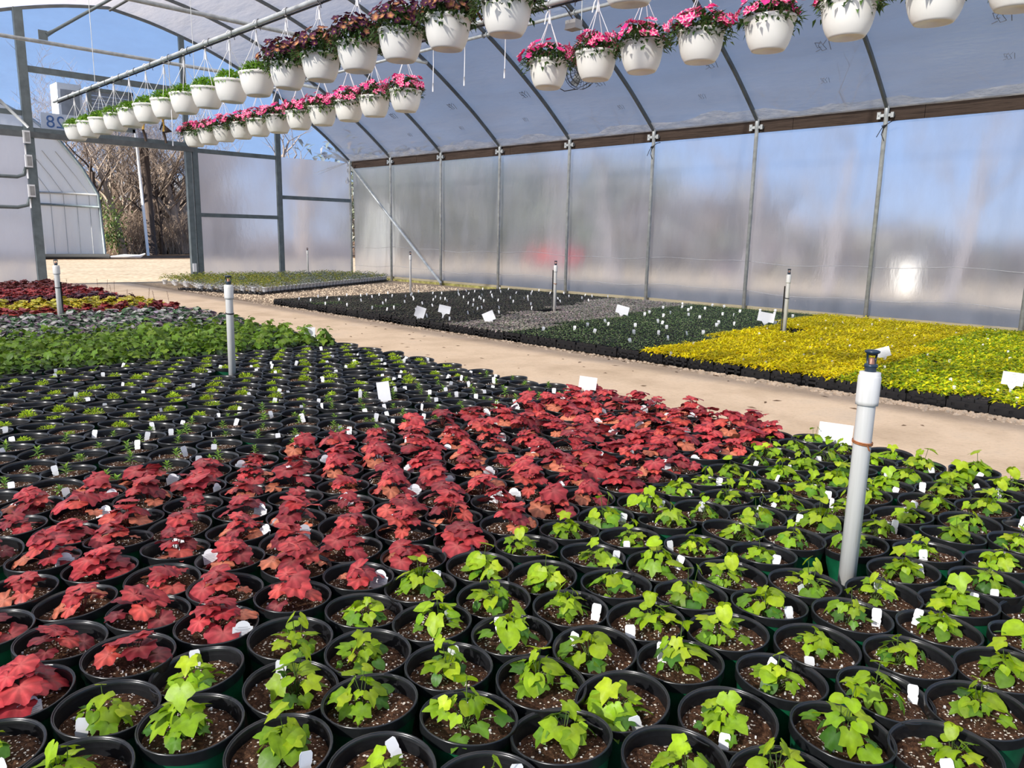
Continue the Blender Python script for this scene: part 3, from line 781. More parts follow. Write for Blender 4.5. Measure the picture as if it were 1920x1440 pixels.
# end wall films
def panel(name, pts, y, mat, ripple=.012):
    mb = MB().mat(mat); vs = []; fs = []; n = len(pts[0])
    for row in pts:
        for (x, z) in row: vs.append((x, y+ripple*math.sin(x*3.1+z*1.3), z))
    for j in range(len(pts)-1):
        for i in range(n-1): a = j*n+i; fs.append((a, a+1, a+n+1, a+n))
    mb.add(vs, fs, True); return obj(name, mb, kind='structure')
def grid(x0, x1, z0, z1, nx=16, nz=8): return [[(x0+(x1-x0)*i/nx, z0+(z1-z0)*j/nz) for i in range(nx+1)] for j in range(nz+1)]
panel('wall_end_right', grid(9.3, W, .04, 3.72), YE+.04, 'end_film')
panel('wall_end_left', grid(XL, 5.2, .04, 3.72), YE+.04, 'end_film')
nx = 44
panel('wall_gable', [[(XL+(W-XL)*i/nx, 3.72+(max(archz(XL+(W-XL)*i/nx), 3.73)-3.72)*j/6) for i in range(nx+1)] for j in range(7)], YE+.05, 'gable_film')
# end wall steelwork: each bar its own thing
def bar(name, lo, hi, label, cat='frame bar', mat='frame_steel', group=None):
    mb = MB().mat(mat); mb.box(lo, hi); return obj(name, mb, label=label, cat=cat, group=group)
y0, y1 = YE-.05, YE+.03
bar('door_post', (5.20,y0-.05,0), (5.40,y1,archz(5.3)-.03), 'tall grey steel post left of the open doorway, reaching the roof')
t = thing('door_jamb', (9.3, YE, 0), 'wide grey steel jamb right of the open doorway', 'door frame')
mb = MB().mat('frame_steel'); mb.box((-.20,-.12,0),(-.05,.02,3.72)); obj('door_track', mb, t)
mb = MB().mat('steel'); mb.box((-.045,-.07,0),(-.005,.0,3.72)); obj('edge_strip', mb, t)
mb = MB().mat('frame_steel'); mb.box((.0,-.10,0),(.15,.03,3.80)); obj('post', mb, t)
mb = MB().mat('white'); mb.box((-.19,-.16,.28),(-.09,-.12,.52)); obj('switch_box', mb, t)
bar('end_wall_post', (11.88,y0,0), (12.04,y1,archz(11.96)-.03), 'grey steel post midway along the right part of the end wall')
bar('end_wall_post', (9.12,y0,3.82), (9.26,y1,archz(9.2)-.03), 'grey steel post above the right end of the door header', group=None)
bar('cross_rail', (9.46,y0+.01,1.84), (11.87,y1-.01,1.95), 'low grey cross rail right of the doorway')
bar('cross_rail', (12.05,y0+.01,2.46), (W-.06,y1-.01,2.57), 'grey cross rail beside the far corner')
bar('cross_rail', (9.46,y0+.01,3.62), (11.87,y1-.01,3.74), 'upper grey rail over the cloudy panel right of the doorway')
bar('cross_rail', (5.41,y0+.01,5.17), (9.12,y1-.01,5.32), 'high grey cross rail in the gable above the doorway')
bar('cross_rail', (XL,y0+.01,4.13), (5.19,y1-.01,4.25), 'grey cross rail high left of the doorway')
t = thing('door_header', (7.2, YE, 3.7), 'dark steel header and track over the open doorway', 'door header')
mb = MB().mat('steel_dark'); mb.box((-6.9,-.14,-.08),(2.12,-.04,.06)); obj('track', mb, t)
mb = MB().mat('frame_steel'); mb.box((-6.9,-.04,-.06),(2.12,.03,.17)); obj('beam', mb, t)
def pipe(name, pts, r, label, cat='pipe', mat='steel', group=None, n=10):
    mb = MB().mat(mat); mb.tube(pts, r, n); return obj(name, mb, label=label, cat=cat, group=group)
pipe('conduit', [(XL,YE-.10,2.66),(4.95,YE-.10,2.66),(5.1,YE-.10,2.72),(5.16,YE-.12,2.9)], .045, 'upper grey conduit running left from the door post boxes', mat='frame_steel')
pipe('conduit', [(XL,YE-.10,1.93),(4.9,YE-.10,1.93),(5.12,YE-.10,1.99),(5.2,YE-.12,2.2)], .045, 'lower grey conduit running left from the door post boxes', mat='frame_steel')
for z, lab in ((3.62,'top'), (3.05,'middle'), (2.34,'bottom')):
    t = thing('electrical_box', (5.22, YE-.14, z), f'{lab} of three white electrical boxes on the left door post', 'electrical box', 'door post boxes')
    mb = MB().mat('white'); mb.box((-.075,-.05,-.15),(.075,.03,.15)); obj('box', mb, t)
    mb = MB().mat('louver'); mb.box((-.045,-.06,-.11),(.06,-.05,.11)); obj('cover', mb, t)
    mb = MB().mat('white'); mb.tube([(-.05,-.02,-.2),(-.05,-.02,-.42)], .02, 6); obj('conduit_nipple', mb, t)
pipe('diagonal_brace', [(4.2,YE-.2,4.95),(5.28,YE-.14,3.85)], .035, 'short diagonal pipe meeting the left door post at header height', 'brace')
pipe('diagonal_brace', [(W-.14,22.35,3.64),(W-.14,19.95,1.80),(W-.14,17.65,.06)], .038, 'long diagonal pipe brace near the far corner of the side wall', 'brace')
for i, y in ((0, 20.232), (1, 15.324)):
    xa = 12.08
    pipe('tie_bar', [(2*XR-xa,y,5.47),(xa,y,5.47)], .042, ('far' if i == 0 else 'near')+' horizontal tie pipe spanning under the roof ribs', 'tie bar')
mb = MB().mat('frame_steel'); mb.tube([(5.28,20.15,5.62),(5.45,20.17,5.74),(6.95,20.23,6.85)], [.05,.034,.034], 8)
mb.box((5.12,20.13,5.50),(5.30,20.15,5.70)); obj('web_strut', mb, label='slanting flattened-end strut under the gable peak', cat='strut')
mb = MB().mat('steel_dark'); mb.tube([(XR,-4,6.95),(XR,22.4,6.95)], .03, 8); obj('ridge_pipe', mb, label='pipe running along the roof ridge', cat='pipe')
mb = MB().mat('steel'); mb.tube([(11.72,-3,1.43+.358*11.72),(11.72,22.4,1.43+.358*11.72)], .034, 10)
o = obj('purlin_pipe', mb, label='grey purlin pipe clipped along the right-hand roof ribs', cat='pipe')
for y in POSTY[1:]:
    mb = MB().mat('steel')
    for dy in (-.06,.06):
        mb = MB().mat('steel'); mb.tube([(11.72+.05*math.cos(a), y+dy, 5.626+.05*math.sin(a)) for a in [k*PI/5 for k in range(11)]], .012, 5)
        c = obj('pipe_clip', mb); c.parent = o
# gable fittings: louvre, duct box, number sign, hoses
t = thing('wall_louvre', (7.3, YE+.1, 4.52), 'grey louvred shutter in the gable over the doorway', 'louvre')
mb = MB().mat('frame_steel')
for lo, hi in (((-.55,-.06,.42),(.55,.1,.50)), ((-.55,-.06,-.52),(.55,.1,-.44)), ((-.55,-.06,-.52),(-.48,.1,.5)), ((.48,-.06,-.52),(.55,.1,.5))): mb.box(lo, hi)
obj('frame', mb, t)
mb = MB().mat('louver')
for i in range(9): mb.box((-.48,-.02,-.43+.094*i),(.48,.02,-.35+.094*i))
obj('slats', mb, t)
t = thing('fan_housing', (6.35, YE+.45, 4.5), 'white box housing outside the gable above the number sign', 'fan housing')
mb = MB().mat('white_paint'); mb.box((-.28,-.3,-.55),(.28,.3,.55)); obj('casing', mb, t)
mb = MB().mat('louver'); mb.box((-.22,-.31,-.4),(.22,-.30,.4)); obj('front_grille', mb, t)
t = thing('number_sign', (6.06, YE+.06, 4.05), 'white number sign reading 28, seen reversed through the gable plastic', 'sign')
mb = MB().mat('white_paint'); mb.box((-.44,.0,-.23),(.42,.015,.22)); obj('panel', mb, t)
fc = bpy.data.curves.new('digits', 'FONT'); fc.body = '28'; fc.size = .42; fc.extrude = .012; fc.align_x = 'CENTER'; fc.align_y = 'CENTER'; fc.space_character = 1.05
fo = bpy.data.objects.new('digits_tmp', fc); COL.objects.link(fo); bpy.context.view_layer.update()
dm = bpy.data.meshes.new_from_object(fo.evaluated_get(bpy.context.evaluated_depsgraph_get())); bpy.data.objects.remove(fo)
dm.materials.clear(); dm.materials.append(MAT['sign_blue'])
o = obj('digits', dm, t, (-.12,.006,0), (PI/2,0,PI)); o['label'] = 'faded blue digits'
for x, lab in ((7.97,'left'), (8.50,'right')):
    t = thing('hanging_tool_handle', (x, YE-.18, 4.1), f'{lab} of two brown and yellow hoses hung on the door header', 'hose')
    mb = MB().mat('yellow'); mb.tube([(0,0,.35),(.02,0,.1),(0,0,-.02)], .03, 7); obj('sleeve', mb, t)
    mb = MB().mat('bark_dark'); mb.tube([(0,0,-.02),(.04,0,-.18),(.06,0,-.32)], .034, 7); obj('grip', mb, t)
    if lab == 'right':
        mb = MB().mat('black'); mb.tube([(.04,0,.34),(-.08,0,.02)], .022, 6); obj('strap', mb, t)
        mb = MB().mat('beam'); mb.add([(.05,-.02,.15),(.24,-.02,0),(.05,-.02,-.05),(.05,.02,.15),(.24,.02,0),(.05,.02,-.05)], [(0,1,2),(5,4,3),(0,3,4,1),(1,4,5,2),(2,5,3,0)]); obj('bracket', mb, t)
# crumpled torn plastic at the far corner
mb = MB().mat('flap_film')
for _ in range(9):
    a = random.uniform(-1, 1); p0 = Vector((14.3,22.3,3.7)); p1 = p0+Vector((random.uniform(-1.3,-.2), -.05, random.uniform(-.7,.5)))
    q = Vector((0,0,random.uniform(.03,.09))); mb.add([p0, p0+q, (p0+p1)/2+q*1.6+Vector((0,-.08,0)), p1+q*.3, p1, (p0+p1)/2+Vector((0,-.04,0))], [(0,1,2,5),(5,2,3,4)])
for _ in range(8):
    z = random.uniform(2.9,3.7); mb.add([(14.32+random.uniform(-.08,.08),22.3+random.uniform(-.05,.05),z+random.uniform(-.2,.2)) for _ in range(4)], [(0,1,2),(0,2,3)])
obj('torn_plastic', mb, label='crumpled torn plastic hanging at the far top corner', cat='plastic scrap')
# faint ink marks printed on the roof film
ceil = bpy.data.objects['ceiling']; mm = 0
for yy in (19.0,16.6,14.1,11.7,9.2,6.75,4.3,1.9):
    for (xx, big) in ((13.35,1), (13.95,.6)):
        zz = archz(xx)-.02; slope = math.atan2(archz(xx-.1)-archz(xx+.1), .2)
        mt = Matrix.Translation((xx, yy-random.uniform(.2,.9), zz)) @ Matrix.Rotation(slope, 4, 'Y') @ Matrix.Rotation(PI/2+.1, 4, 'Z')
        mb = MB().mat('grey_print'); s_ = .14*big
        strokes = [[(-1.2,-.6),(-1.2,.7)], [(-.9,.9),(-.2,.2),(-.6,-.5),(.1,-.7),(.5,.1),(0,.8),(-.2,.2)], [(0,.5),(.9,.6),(.7,-.2),(.1,-.1)], [(.4,-.5),(1.1,-.8)]]
        for st in strokes: mb.tube([mt @ Vector((a*s_*.8, b*s_, 0)) for a, b in st], .006*big, 4, False)
        o = obj('print_mark', mb); o.parent = ceil

# ------------------------------------------------------------------ hanging baskets
X1, X2, ZR = 3.2, 4.4, 3.11
def basket():
    mb = MB().mat('pot_white')
    k = .147
    mb.lathe([(.0005,.012),(.03,.010),(.034,.006),(.075,.006),(.082,0),(.092,.0),(.098,.008),(.112,.030),(.124,.062),(.133,.10),(.139,.145),(.141,.160),(.147,.163),(.149,.180),(.146,.184),(.141,.180),(.138,.160)], 40)
    mb.mat('soil'); mb.lathe([(.139,.165),(.0005,.170)], 40)
    return mb.mesh('basket_pot')
BK = basket()
def hanger(drop, tabs=1, seed=0):
    rnd = random.Random(seed); mb = MB().mat('string'); top = Vector((0,0,drop-.045))
    a0 = rnd.uniform(0, 2)
    for k in range(4):
        a = a0+k*PI/2; mb.tube([(math.cos(a)*.144, math.sin(a)*.144, .178), (math.cos(a)*.012, math.sin(a)*.012, drop-.13), top], .0028, 5, False)
    # hook over the rail
    mb.tube([(0,0,drop-.14),(0,0,drop-.05)], .007, 6)
    mb.tube([(.022*math.cos(t), 0, drop+.0+.026*math.sin(t)) for t in [R(q) for q in range(-100, 181, 35)]], .005, 6)
    # flat curling strap tail
    s_ = rnd.choice((-1, 1)); w = .008; dy = rnd.uniform(-.5,.5)
    pts = [(0,drop-.07),(.02*s_,drop-.045),(.045*s_,drop-.07),(.065*s_,drop-.13)]
    vs = []
    for x, z in pts: vs += [(x*dy-w*.3,-x-w,z),(x*dy+w*.3,-x+w,z+.004)]
    mb.add(vs, [(0,1,3,2),(2,3,5,4),(4,5,7,6)], False)
    return mb.mesh('hanger')
def flower(mb, p, d, r, kind):
    d = Vector(d).normalized(); a = d.orthogonal().normalized(); b = d.cross(a); p = Vector(p)
    n = 5; vs = [p]; cs = []
    if kind == 'pink': c0, c1, e = (.85,.50,.60), (.82,.015,.19), (.95,.62,.70)
    elif kind == 'hot': c0, c1, e = (.80,.05,.30), (.78,.03,.24), (.78,.03,.24)
    else: c0, c1, e = (.70,.45,.06), (.55,.24,.12) if random.random() < .35 else (.12,.02,.07), (.040,.003,.026)
    cs.append(c0); m = n*4
    for ring, (q, h) in enumerate(((.45 if kind != 'purple' else .33, .15), (1.0, .32))):
        for k in range(m):
            t = 2*PI*k/m; lob = 1+.16*math.cos(n*t); rr = r*q*lob
            vs.append(p+a*math.cos(t)*rr+b*math.sin(t)*rr+d*r*h*(1 if ring else .8)+d*r*.05*math.cos(n*t))
            if kind == 'purple': cs.append(c1 if ring == 0 else e)
            else: cs.append(e if (k % 4 == 0) else c1)
    fs = [(0,1+k,1+(k+1) % m) for k in range(m)]+[(1+k,1+m+k,1+m+(k+1) % m,1+(k+1) % m) for k in range(m)]
    mb.add(vs, fs, True, cs)
def basket_flora(kind):
    mb = MB().mat('leaf'); fl = MB().mat('petal')
    if kind == 'green':
        C = [(.20,.40,.03),(.28,.50,.05),(.13,.28,.025)]; R0, H, n, L, Wd = .145, .10, 900, .034, .017
    else:
        C = [(.05,.11,.025),(.08,.16,.04),(.035,.08,.02),(.12,.19,.06)]; R0, H, n, L, Wd = (.175, .12, 480, .048, .022) if kind == 'pink' else (.185, .16, 620, .05, .022)
    for i in range(n):
        t = random.random(); az = random.uniform(0, 2*PI); e = math.acos(1-t*1.12) if t*1.12 < 1 else PI/2
        d = Vector((math.cos(az)*math.sin(e), math.sin(az)*math.sin(e), math.cos(e)))
        k = random.uniform(.45, 1)**.6; p = Vector((d.x*R0*k, d.y*R0*k, .165+d.z*H*(k if kind != 'green' else .5+.5*k)))
        if kind != 'green' and e > 1.2 and random.random() < .45: p.z -= random.uniform(0,.05); p.x *= 1.07; p.y *= 1.07
        blade(mb, p, az+random.uniform(-.6,.6), R(random.uniform(-70,40)), L*random.uniform(.7,1.2), Wd, jc(random.choice(C), .2), .4)
    nf = {'green': 9, 'pink': 62, 'purple': 130, 'leafy': 16}[kind]
    for i in range(nf):
        az = random.uniform(0, 2*PI); e = math.acos(random.uniform(.12, 1))
        d = Vector((math.cos(az)*math.sin(e), math.sin(az)*math.sin(e), math.cos(e)))
        if kind == 'green':
            sv = fl.col; flower(fl, (d.x*.14, d.y*.14, .172+d.z*.075), d, .010, 'pink'); continue
        jr = random.uniform(.82, 1.16); p = Vector((d.x*(R0+.012)*jr, d.y*(R0+.012)*jr, .175+d.z*(H+.012)*jr)); d = d+Vector((random.uniform(-.5,.5),random.uniform(-.5,.5),random.uniform(-.3,.3)))
        flower(fl, p, d+Vector((0,0,.25)), random.uniform(.022,.030) if kind != 'purple' else random.uniform(.021,.028), 'purple' if kind in ('purple','leafy') else ('hot' if random.random() < .15 else 'pink'))
    # green kind: white blossoms
    if kind == 'green': fl.c = [(.8,.8,.72)]*len(fl.v)
    return mb.mesh('foliage'), fl.mesh('flowers')
BF = {'green': [basket_flora('green') for _ in range(4)], 'pink': [basket_flora('pink') for _ in range(5)], 'purple': [basket_flora('purple') for _ in range(4)], 'leafy': [basket_flora('leafy')]}
HG = {}
def put_basket(x, y, zb, kind, label, group):
    drop = ZR-zb
    t = thing('hanging_basket', (x, y, zb), label, 'hanging basket', group, (0,0,0))
    rz = random.uniform(0, 6)
    obj('basket_pot', BK, t, rot=(R(random.gauss(0,1.2)), R(random.gauss(0,1.2)), 0))
    key = round(drop, 2), random.randint(0, 3)
    if key not in HG: HG[key] = hanger(drop, 1, hash(key) % 1000)
    obj('hanger', HG[key], t)
    f, b = random.choice(BF[kind]); k = random.uniform(.92, 1.08)
    obj('foliage', f, t, rot=(0,0,rz), sc=(k,k,1)); obj('flowers', b, t, rot=(0,0,rz), sc=(k,k,1))
fars = 0
ks = [-2]+list(range(0, 17))
for n_, k in enumerate(ks):
    kind = 'purple' if k in (-2,1,2,3,4,5) else 'leafy' if k == 0 else 'green'
    look = {'purple': 'dark purple petunias', 'leafy': 'mostly green leaves', 'green': 'fresh green foliage'}[kind]
    lab = f'white hanging basket of {look} on the left rail, {ordn(n_+1)} from the right'
    rat = {-2:.775, 0:1.045, 1:1.206}.get(k, 1.045+.1545*k)
    put_basket(X1, X1*rat, 1.43+.349*X1, kind, lab, 'hanging baskets on the left rail')
PR = [.256,.338,.437,.541,.645,.746,.836,.94,1.339,1.448,1.548,1.659,1.765,1.871,1.975,2.073,2.179,2.284,2.382]
for n_, r_ in enumerate(PR):
    lab = f'white hanging basket of striped pink petunias on the middle rail, {ordn(n_+1)} from the right'
    put_basket(X2, X2*r_, 1.43+.249*X2, 'pink', lab, 'hanging baskets of pink petunias')
for X, y1_, lab in ((X1, 12.15, 'left'), (X2, 12.6, 'middle')):
    t = thing('basket_rail', (X, 0, ZR), f'grey steel rail carrying the {lab} line of hanging baskets', 'rail')
    mb = MB().mat('steel'); mb.tube([(0,-.5,0),(0,y1_,0)], .0185, 12); obj('pipe', mb, t)
    mb = MB().mat('black'); mb.tube([(.018,-.5,-.022),(.018,y1_-.1,-.022)], .008, 6); obj('drip_line', mb, t)
    mb = MB().mat('black')
    y = .6
    while y < y1_:
        mb.tube([(.026*math.cos(a), y, -.006+.032*math.sin(a)) for a in [k*PI/6 for k in range(13)]], .003, 4, False); mb.tube([(0,y,-.036),(.01,y+.01,-.06)], .003, 4); y += .47
    obj('zip_ties', mb, t)
    mb = MB().mat('steel')
    for y in (.6, 5.5, 10.4):
        mb.tube([(0,y,.0),(0,y,archz(X)-ZR-.05)], .004, 5)
    obj('suspension_wires', mb, t)
for i, (x, y, zt, zb) in enumerate([(X2,5.49,3.1,2.65),(X2,5.08,3.1,2.65),(X2,4.60,3.1,2.65),(X1,8.16,3.1,2.27)]):
    t = thing('drip_tube', (x, y, zt), f"thin white drip tube dangling {['left of','in the middle of','right of'][i]+' the gap in the pink baskets' if i < 3 else 'below the far green baskets'}", 'drip tube')
    L = zt-zb; mb = MB().mat('string'); mb.tube([(0,0,.012),(.004,.004,-L*.5),(-.004,.0,-L+.06)], .0035, 6); obj('tube', mb, t)
    mb = MB().mat('white'); mb.tube([(-.004,0,-L+.07),(-.006,0,-L)], .006, 6); obj('emitter', mb, t)
t = thing('junction_box', (X2+.25, 4.12, 3.01), 'small clear-white junction box by the rail above the pink baskets', 'junction box')
mb = MB().mat('louver'); mb.box((-.04,-.05,-.03),(.04,.05,.03)); mb.box((-.045,-.055,-.035),(.045,.055,-.025)); obj('box', mb, t)
mb = MB().mat('black'); mb.tube([(0,0,.03),(-.1,0,.10),(-.22,0,.10)], .004, 5); obj('cable', mb, t)
# circulation fan behind the second pink basket
fx, fy, fz = 5.15, 4.47, 2.79
t = thing('circulation_fan', (fx, fy, fz), 'round black wire-caged fan behind the pink baskets', 'fan', rot=(0,R(0),R(-30)))
mb = MB().mat('black')
for r_ in (.03,.07,.105,.13):
    for yy in (-.06+.02*(r_/.13), .06): mb.tube([(r_*math.cos(a), yy*(1 if r_ < .13 else .6), r_*math.sin(a)) for a in [k*PI/10 for k in range(21)]], .0025, 4, False)
for k in range(26):
    a = k*2*PI/26; mb.tube([(.02*math.cos(a),-.07,.02*math.sin(a)),(.125*math.cos(a),-.045,.125*math.sin(a)),(.132*math.cos(a),0,.132*math.sin(a)),(.125*math.cos(a),.05,.125*math.sin(a))], .0018, 4, False)
obj('wire_cage', mb, t)
mb = MB().mat('black'); mb.lathe([(.0,-.03),(.028,-.03),(.028,.05),(.0,.05)], 12, mtx=Matrix.Rotation(PI/2,4,'X'), capb=True, capt=True); mo = obj('motor', mb, t)
mb = MB().mat('steel_dark')
for k in range(3):
    mt = Matrix.Rotation(k*2*PI/3, 4, 'Y') @ Matrix.Rotation(.5, 4, 'X'); mb.box((.02,-.003,-.03),(.115,.003,.035), 0, mt)
obj('blades', mb, mo)
mb = MB().mat('steel'); mb.tube([(0,.02,.13),(0,.02,archz(fx)-fz-.06)], .004, 5); obj('suspension_wire', mb, t)
mb = MB().mat('black'); mb.tube([(0,.05,-.12),(-.12,.05,-.145),(-.24,.03,-.10),(-.3,0,.1)], .004, 5); obj('power_cord', mb, t)

# ------------------------------------------------------------------ sprinkler risers
def riser(x, y, h, label, lean=(0,0), wire=None, stake=None, d=.032):
    t = thing('sprinkler_riser', (x, y, 0), label, 'sprinkler riser', 'pipe risers', (R(lean[0]), R(lean[1]), 0))
    mb = MB().mat('pvc'); mb.lathe([(d,0),(d,h-.13)], 24, capb=True); obj('pipe', mb, t)
    mb = MB().mat('pvc'); e = d*1.24
    mb.lathe([(d,h-.205),(e,h-.204),(e*1.01,h-.19),(e*1.01,h-.10),(e*.97,h-.096),(e*.93,h-.094),(e*.93,h-.082),(e*.5,h-.080)], 24, capt=True); obj('coupling', mb, t)
    hd = MB().mat('dark_blue')
    hd.lathe([(.020,h-.085),(.020,h-.066),(.024,h-.064),(.024,h-.058),(.022,h-.052),(.0005,h-.052)], 16)
    hd.lathe([(.0005,h-.012),(.010,h-.020),(.026,h-.010),(.027,h-.004),(.018,h),(.0005,h+.001)], 18)
    for s_ in (-1, 1): hd.tube([(s_*.022*.8,s_*.022*.2,h-.056),(s_*.023,s_*.004,h-.008)], .004, 6)
    o = obj('sprinkler_head', hd, t, rot=(0,0,YAW*-1+.2))
    mb = MB().mat('brass'); mb.lathe([(.012,h-.052),(.010,h-.032),(.006,h-.028)], 12, capt=True); obj('nozzle', mb, o)
    if wire:
        mb = MB().mat(wire[1]); z = wire[0]
        for q in range(2): mb.tube([((d+.003)*math.cos(a), (d+.003)*math.sin(a), z+q*.006+.004*math.sin(a)) for a in [k*PI/8 for k in range(17)]], .003, 5, False)
        if wire[1] == 'rust': mb.tube([(-d*.8,-d*.9,z),(-d*1.0,-d*1.2,z-.015),(-d*.7,-d*1.2,z-.02)], .003, 5)
        obj('wire_tie', mb, t)
    if stake:
        mb = MB().mat('black'); sx, sh = stake; mb.tube([(sx*.71,-sx*.70,0),(sx*.71,-sx*.70,sh)], .010 if h < 2 else .02, 6); obj('stake', mb, t)
    return t
riser(2.88,1.06,1.05,'nearest pale pipe riser with black sprinkler head and rusty wire, among lime vines', (0,.9), (.70,'rust'))
riser(2.98,6.59,1.055,'pale pipe riser standing in the lime tufts, second from the camera', (0,.4), (.72,'black'))
riser(3.05,12.16,1.01,'pale pipe riser rising from the silver-purple block on the left', (0,0), (.62,'black'), (.042,.70), .036)
riser(10.84,5.26,1.05,'slim white pipe riser standing in the bright yellow trays', (0,.3), (.62,'black'), (-.045,.8), .028)
riser(10.58,9.63,1.02,'slim white pipe riser between the dark and mauve trays', (0,0), (.6,'rust'), (-.045,.85), .028)
riser(11.24,14.9,1.05,'slim white pipe riser at the far edge of the dark trays', (0,0), None, None, .026)
riser(12.41,21.7,.99,'farthest slim white pipe riser, by the end wall', (0,0), None, None, .026)

# ------------------------------------------------------------------ white cards
def card(x, y, z, w, h, label, tilt=0, face=None, text=False):
    t = thing('sign_card', (x, y, 0), label, 'card', None, (0, 0, (math.atan2(-x, y) if face is None else face)))
    mb = MB().mat('white'); mt = Matrix.Translation((0,0,z)) @ Matrix.Rotation(R(tilt), 4, 'Y') @ Matrix.Rotation(R(-12), 4, 'X')
    mb.box((-w/2,-.0012,-h/2),(w/2,.0012,h/2), 0, mt)
    obj('card', mb, t)
    mb = MB().mat('white'); mb.add([mt @ Vector(p) for p in [(-w*.22,.002,-h/2+.005),(w*.22,.002,-h/2+.005),(.012,.002,-h*.8),(.006,.002,-z*.75+0),(-.006,.002,-z*.75),(-.012,.002,-h*.8)]], [(0,1,2,5),(5,2,3,4)], False)
    obj('stake', mb, t)
    if text:
        mb = MB().mat('grey_print')
        for i in range(6):
            zz = h*.33-i*h*.12; L = w*(.12 if i == 0 else random.uniform(.2,.32)); pts = []
            for k in range(22): pts.append(mt @ Vector((-L+2*L*k/21, -.003, zz+random.uniform(-.004,.004))))
            mb.tube(pts, .0008, 4, False)
        obj('handwriting', mb, t)
card(4.62,8.10,.27,.14,.15,'white card standing at the path end of the green ivy block', 2)
card(3.36,4.80,.25,.095,.15,'tall white card where the tufts meet the seedlings', -8)
card(4.66,3.86,.30,.14,.10,'white card on the path side of the red-leaved plants', 6)
card(4.80,1.93,.245,.20,.125,'wide white card right behind the nearest pipe riser', 2)
card(7.62,9.85,.22,.16,.17,'crooked white card at path edge in dark trays, left of two', 18)
card(8.25,10.0,.22,.20,.13,'white card in dark trays just right of crooked one', 12)
card(8.20,8.85,.20,.18,.15,'tilted white card where the mauve trays begin, near path', -24)
card(10.7,8.15,.23,.22,.14,'white card at the right end of the mauve trays', 14)
card(11.6,5.95,.24,.26,.15,'white card beside the slim riser at the yellow border', 8)
card(9.1,3.22,.22,.16,.11,'tilted white card in the middle of the yellow trays', -20)
card(8.15,1.72,.24,.17,.12,'white card with faint handwriting in front of the yellow-green trays', 3, None, True)

# ------------------------------------------------------------------ outside
# white hoop house beyond the doorway
t = thing('hoop_house', (0, 42, 0), 'white plastic hoop greenhouse standing outside beyond the doorway', 'greenhouse')
HX = 12.75; hw = 7.0; cx = HX-hw
prof = [(HX,0),(HX-.05,1.6),(HX-.12,3.1),(HX-.75,4.35),(HX-1.6,5.5),(HX-2.6,6.3),(HX-4.2,7.1),(cx,7.6)]
full = prof+[(2*cx-x, z) for x, z in reversed(prof[:-1])]
mb = MB().mat('hoop_film'); vs = [(cx,0,0)]
mb.add([(x,0,z) for x, z in full]+[(cx,0,0)], [(i, i+1, len(full)) for i in range(len(full)-1)], False)
vs = []
for x, z in full: vs += [(x,.0,z),(x,4.5,z)]
mb.add(vs, [(2*i,2*i+2,2*i+3,2*i+1) for i in range(len(full)-1)], True); obj('plastic_skin', mb, t)
def hbar(name, pts, r=.07, mat='frame_steel'):
    mb = MB().mat(mat); mb.tube(pts, r, 6); return obj(name, mb, t)
hbar('end_arch', [(x,-.08,z) for x, z in full], .07)
hbar('end_post', [(10.0,-.08,0),(9.75,-.08,6.7)], .07); hbar('end_rail', [(10.0,-.08,2.55),(12.68,-.08,2.5)], .06)
hbar('end_rail', [(8.0,-.08,1.95),(9.95,-.08,1.95)], .06); hbar('end_rail', [(8.0,-.08,3.7),(9.9,-.08,3.7)], .06)
hbar('base_skirt', [(6,-.12,.1),(12.9,-.12,.1)], .16, 'rubber'); hbar('eave_band', [(9.9,-.05,3.08),(12.6,-.05,3.1)], .05, 'louver')
for i in range(4): hbar('inner_rib', [(10.55+.56*i,-.04,.25),(10.55+.56*i,-.04,3.1),(10.55+.56*i-.5,-.04,3.9),(10.55+.56*i-1.3,-.04,5.0)],   .012, 'louver')
mb = MB().mat('white_paint'); mb.tube([(12.9,-.4,.10),(13.4,-.8,.15),(14.2,-.6,.12),(14.5,-.5,.25)], [.05,.09,.09,.03], 7); obj('rolled_plastic', mb, t)

def tree(x, y, h, r, label, mat='bark', lean=.1, dens=1.0, seed=0, depth=4, name='bare_tree', sp=1.0):
    rnd = random.Random(seed); mb = MB().mat(mat)
    def grow(p, d, L, r, k):
        pts = [p]; rs = [r]; q = Vector(p); dd = Vector(d)
        n = 5 if k == 0 else 3
        for i in range(n):
            dd = (dd+Vector((rnd.uniform(-1,1),rnd.uniform(-1,1),rnd.uniform(-.3,.6)))*(.10 if k == 0 else .22)).normalized(); q = q+dd*L/n
            pts.append(q.copy()); rs.append(r*(1-.6*(i+1)/n))
            if k < depth and i >= (1 if k else 1):
                for _ in range(rnd.choice((2,2,3) if k < 2 else (2,3,3))):
                    if rnd.random() < .88*dens:
                        a = rnd.uniform(0, 2*PI); side = Vector((math.cos(a),math.sin(a),rnd.uniform(.1,.8))).normalized()
                        grow(q.copy(), (dd*.55+side*.8*sp).normalized(), L*rnd.uniform(.42,.62), max(.009, rs[-1]*rnd.uniform(.45,.7)), k+1)
        mb.tube(pts, rs, 7 if k == 0 else 3, False)
    grow(Vector((0,0,0)), Vector((rnd.uniform(-lean,lean),rnd.uniform(-lean,lean),1)).normalized(), h, r, 0)
    return obj(name, mb, None, (x,y,0), label=label, cat='tree')
tree(15.7,48.5,4.9,.24,'pale-barked leaning bare tree, left of the utility pole outside', 'bark', .12, 1, 3)
tree(14.3,48.5,4.6,.30,'dark trunk tight against the hoop house wall', 'bark_dark', .08, 1, 4)
tree(17.9,50,5.0,.24,'slim pale trunk close right of the utility pole', 'bark', .06, 1, 5)
tree(18.6,50.5,4.8,.24,'forked dark bare tree just right of the utility pole', 'bark_dark', .08, 1, 12)
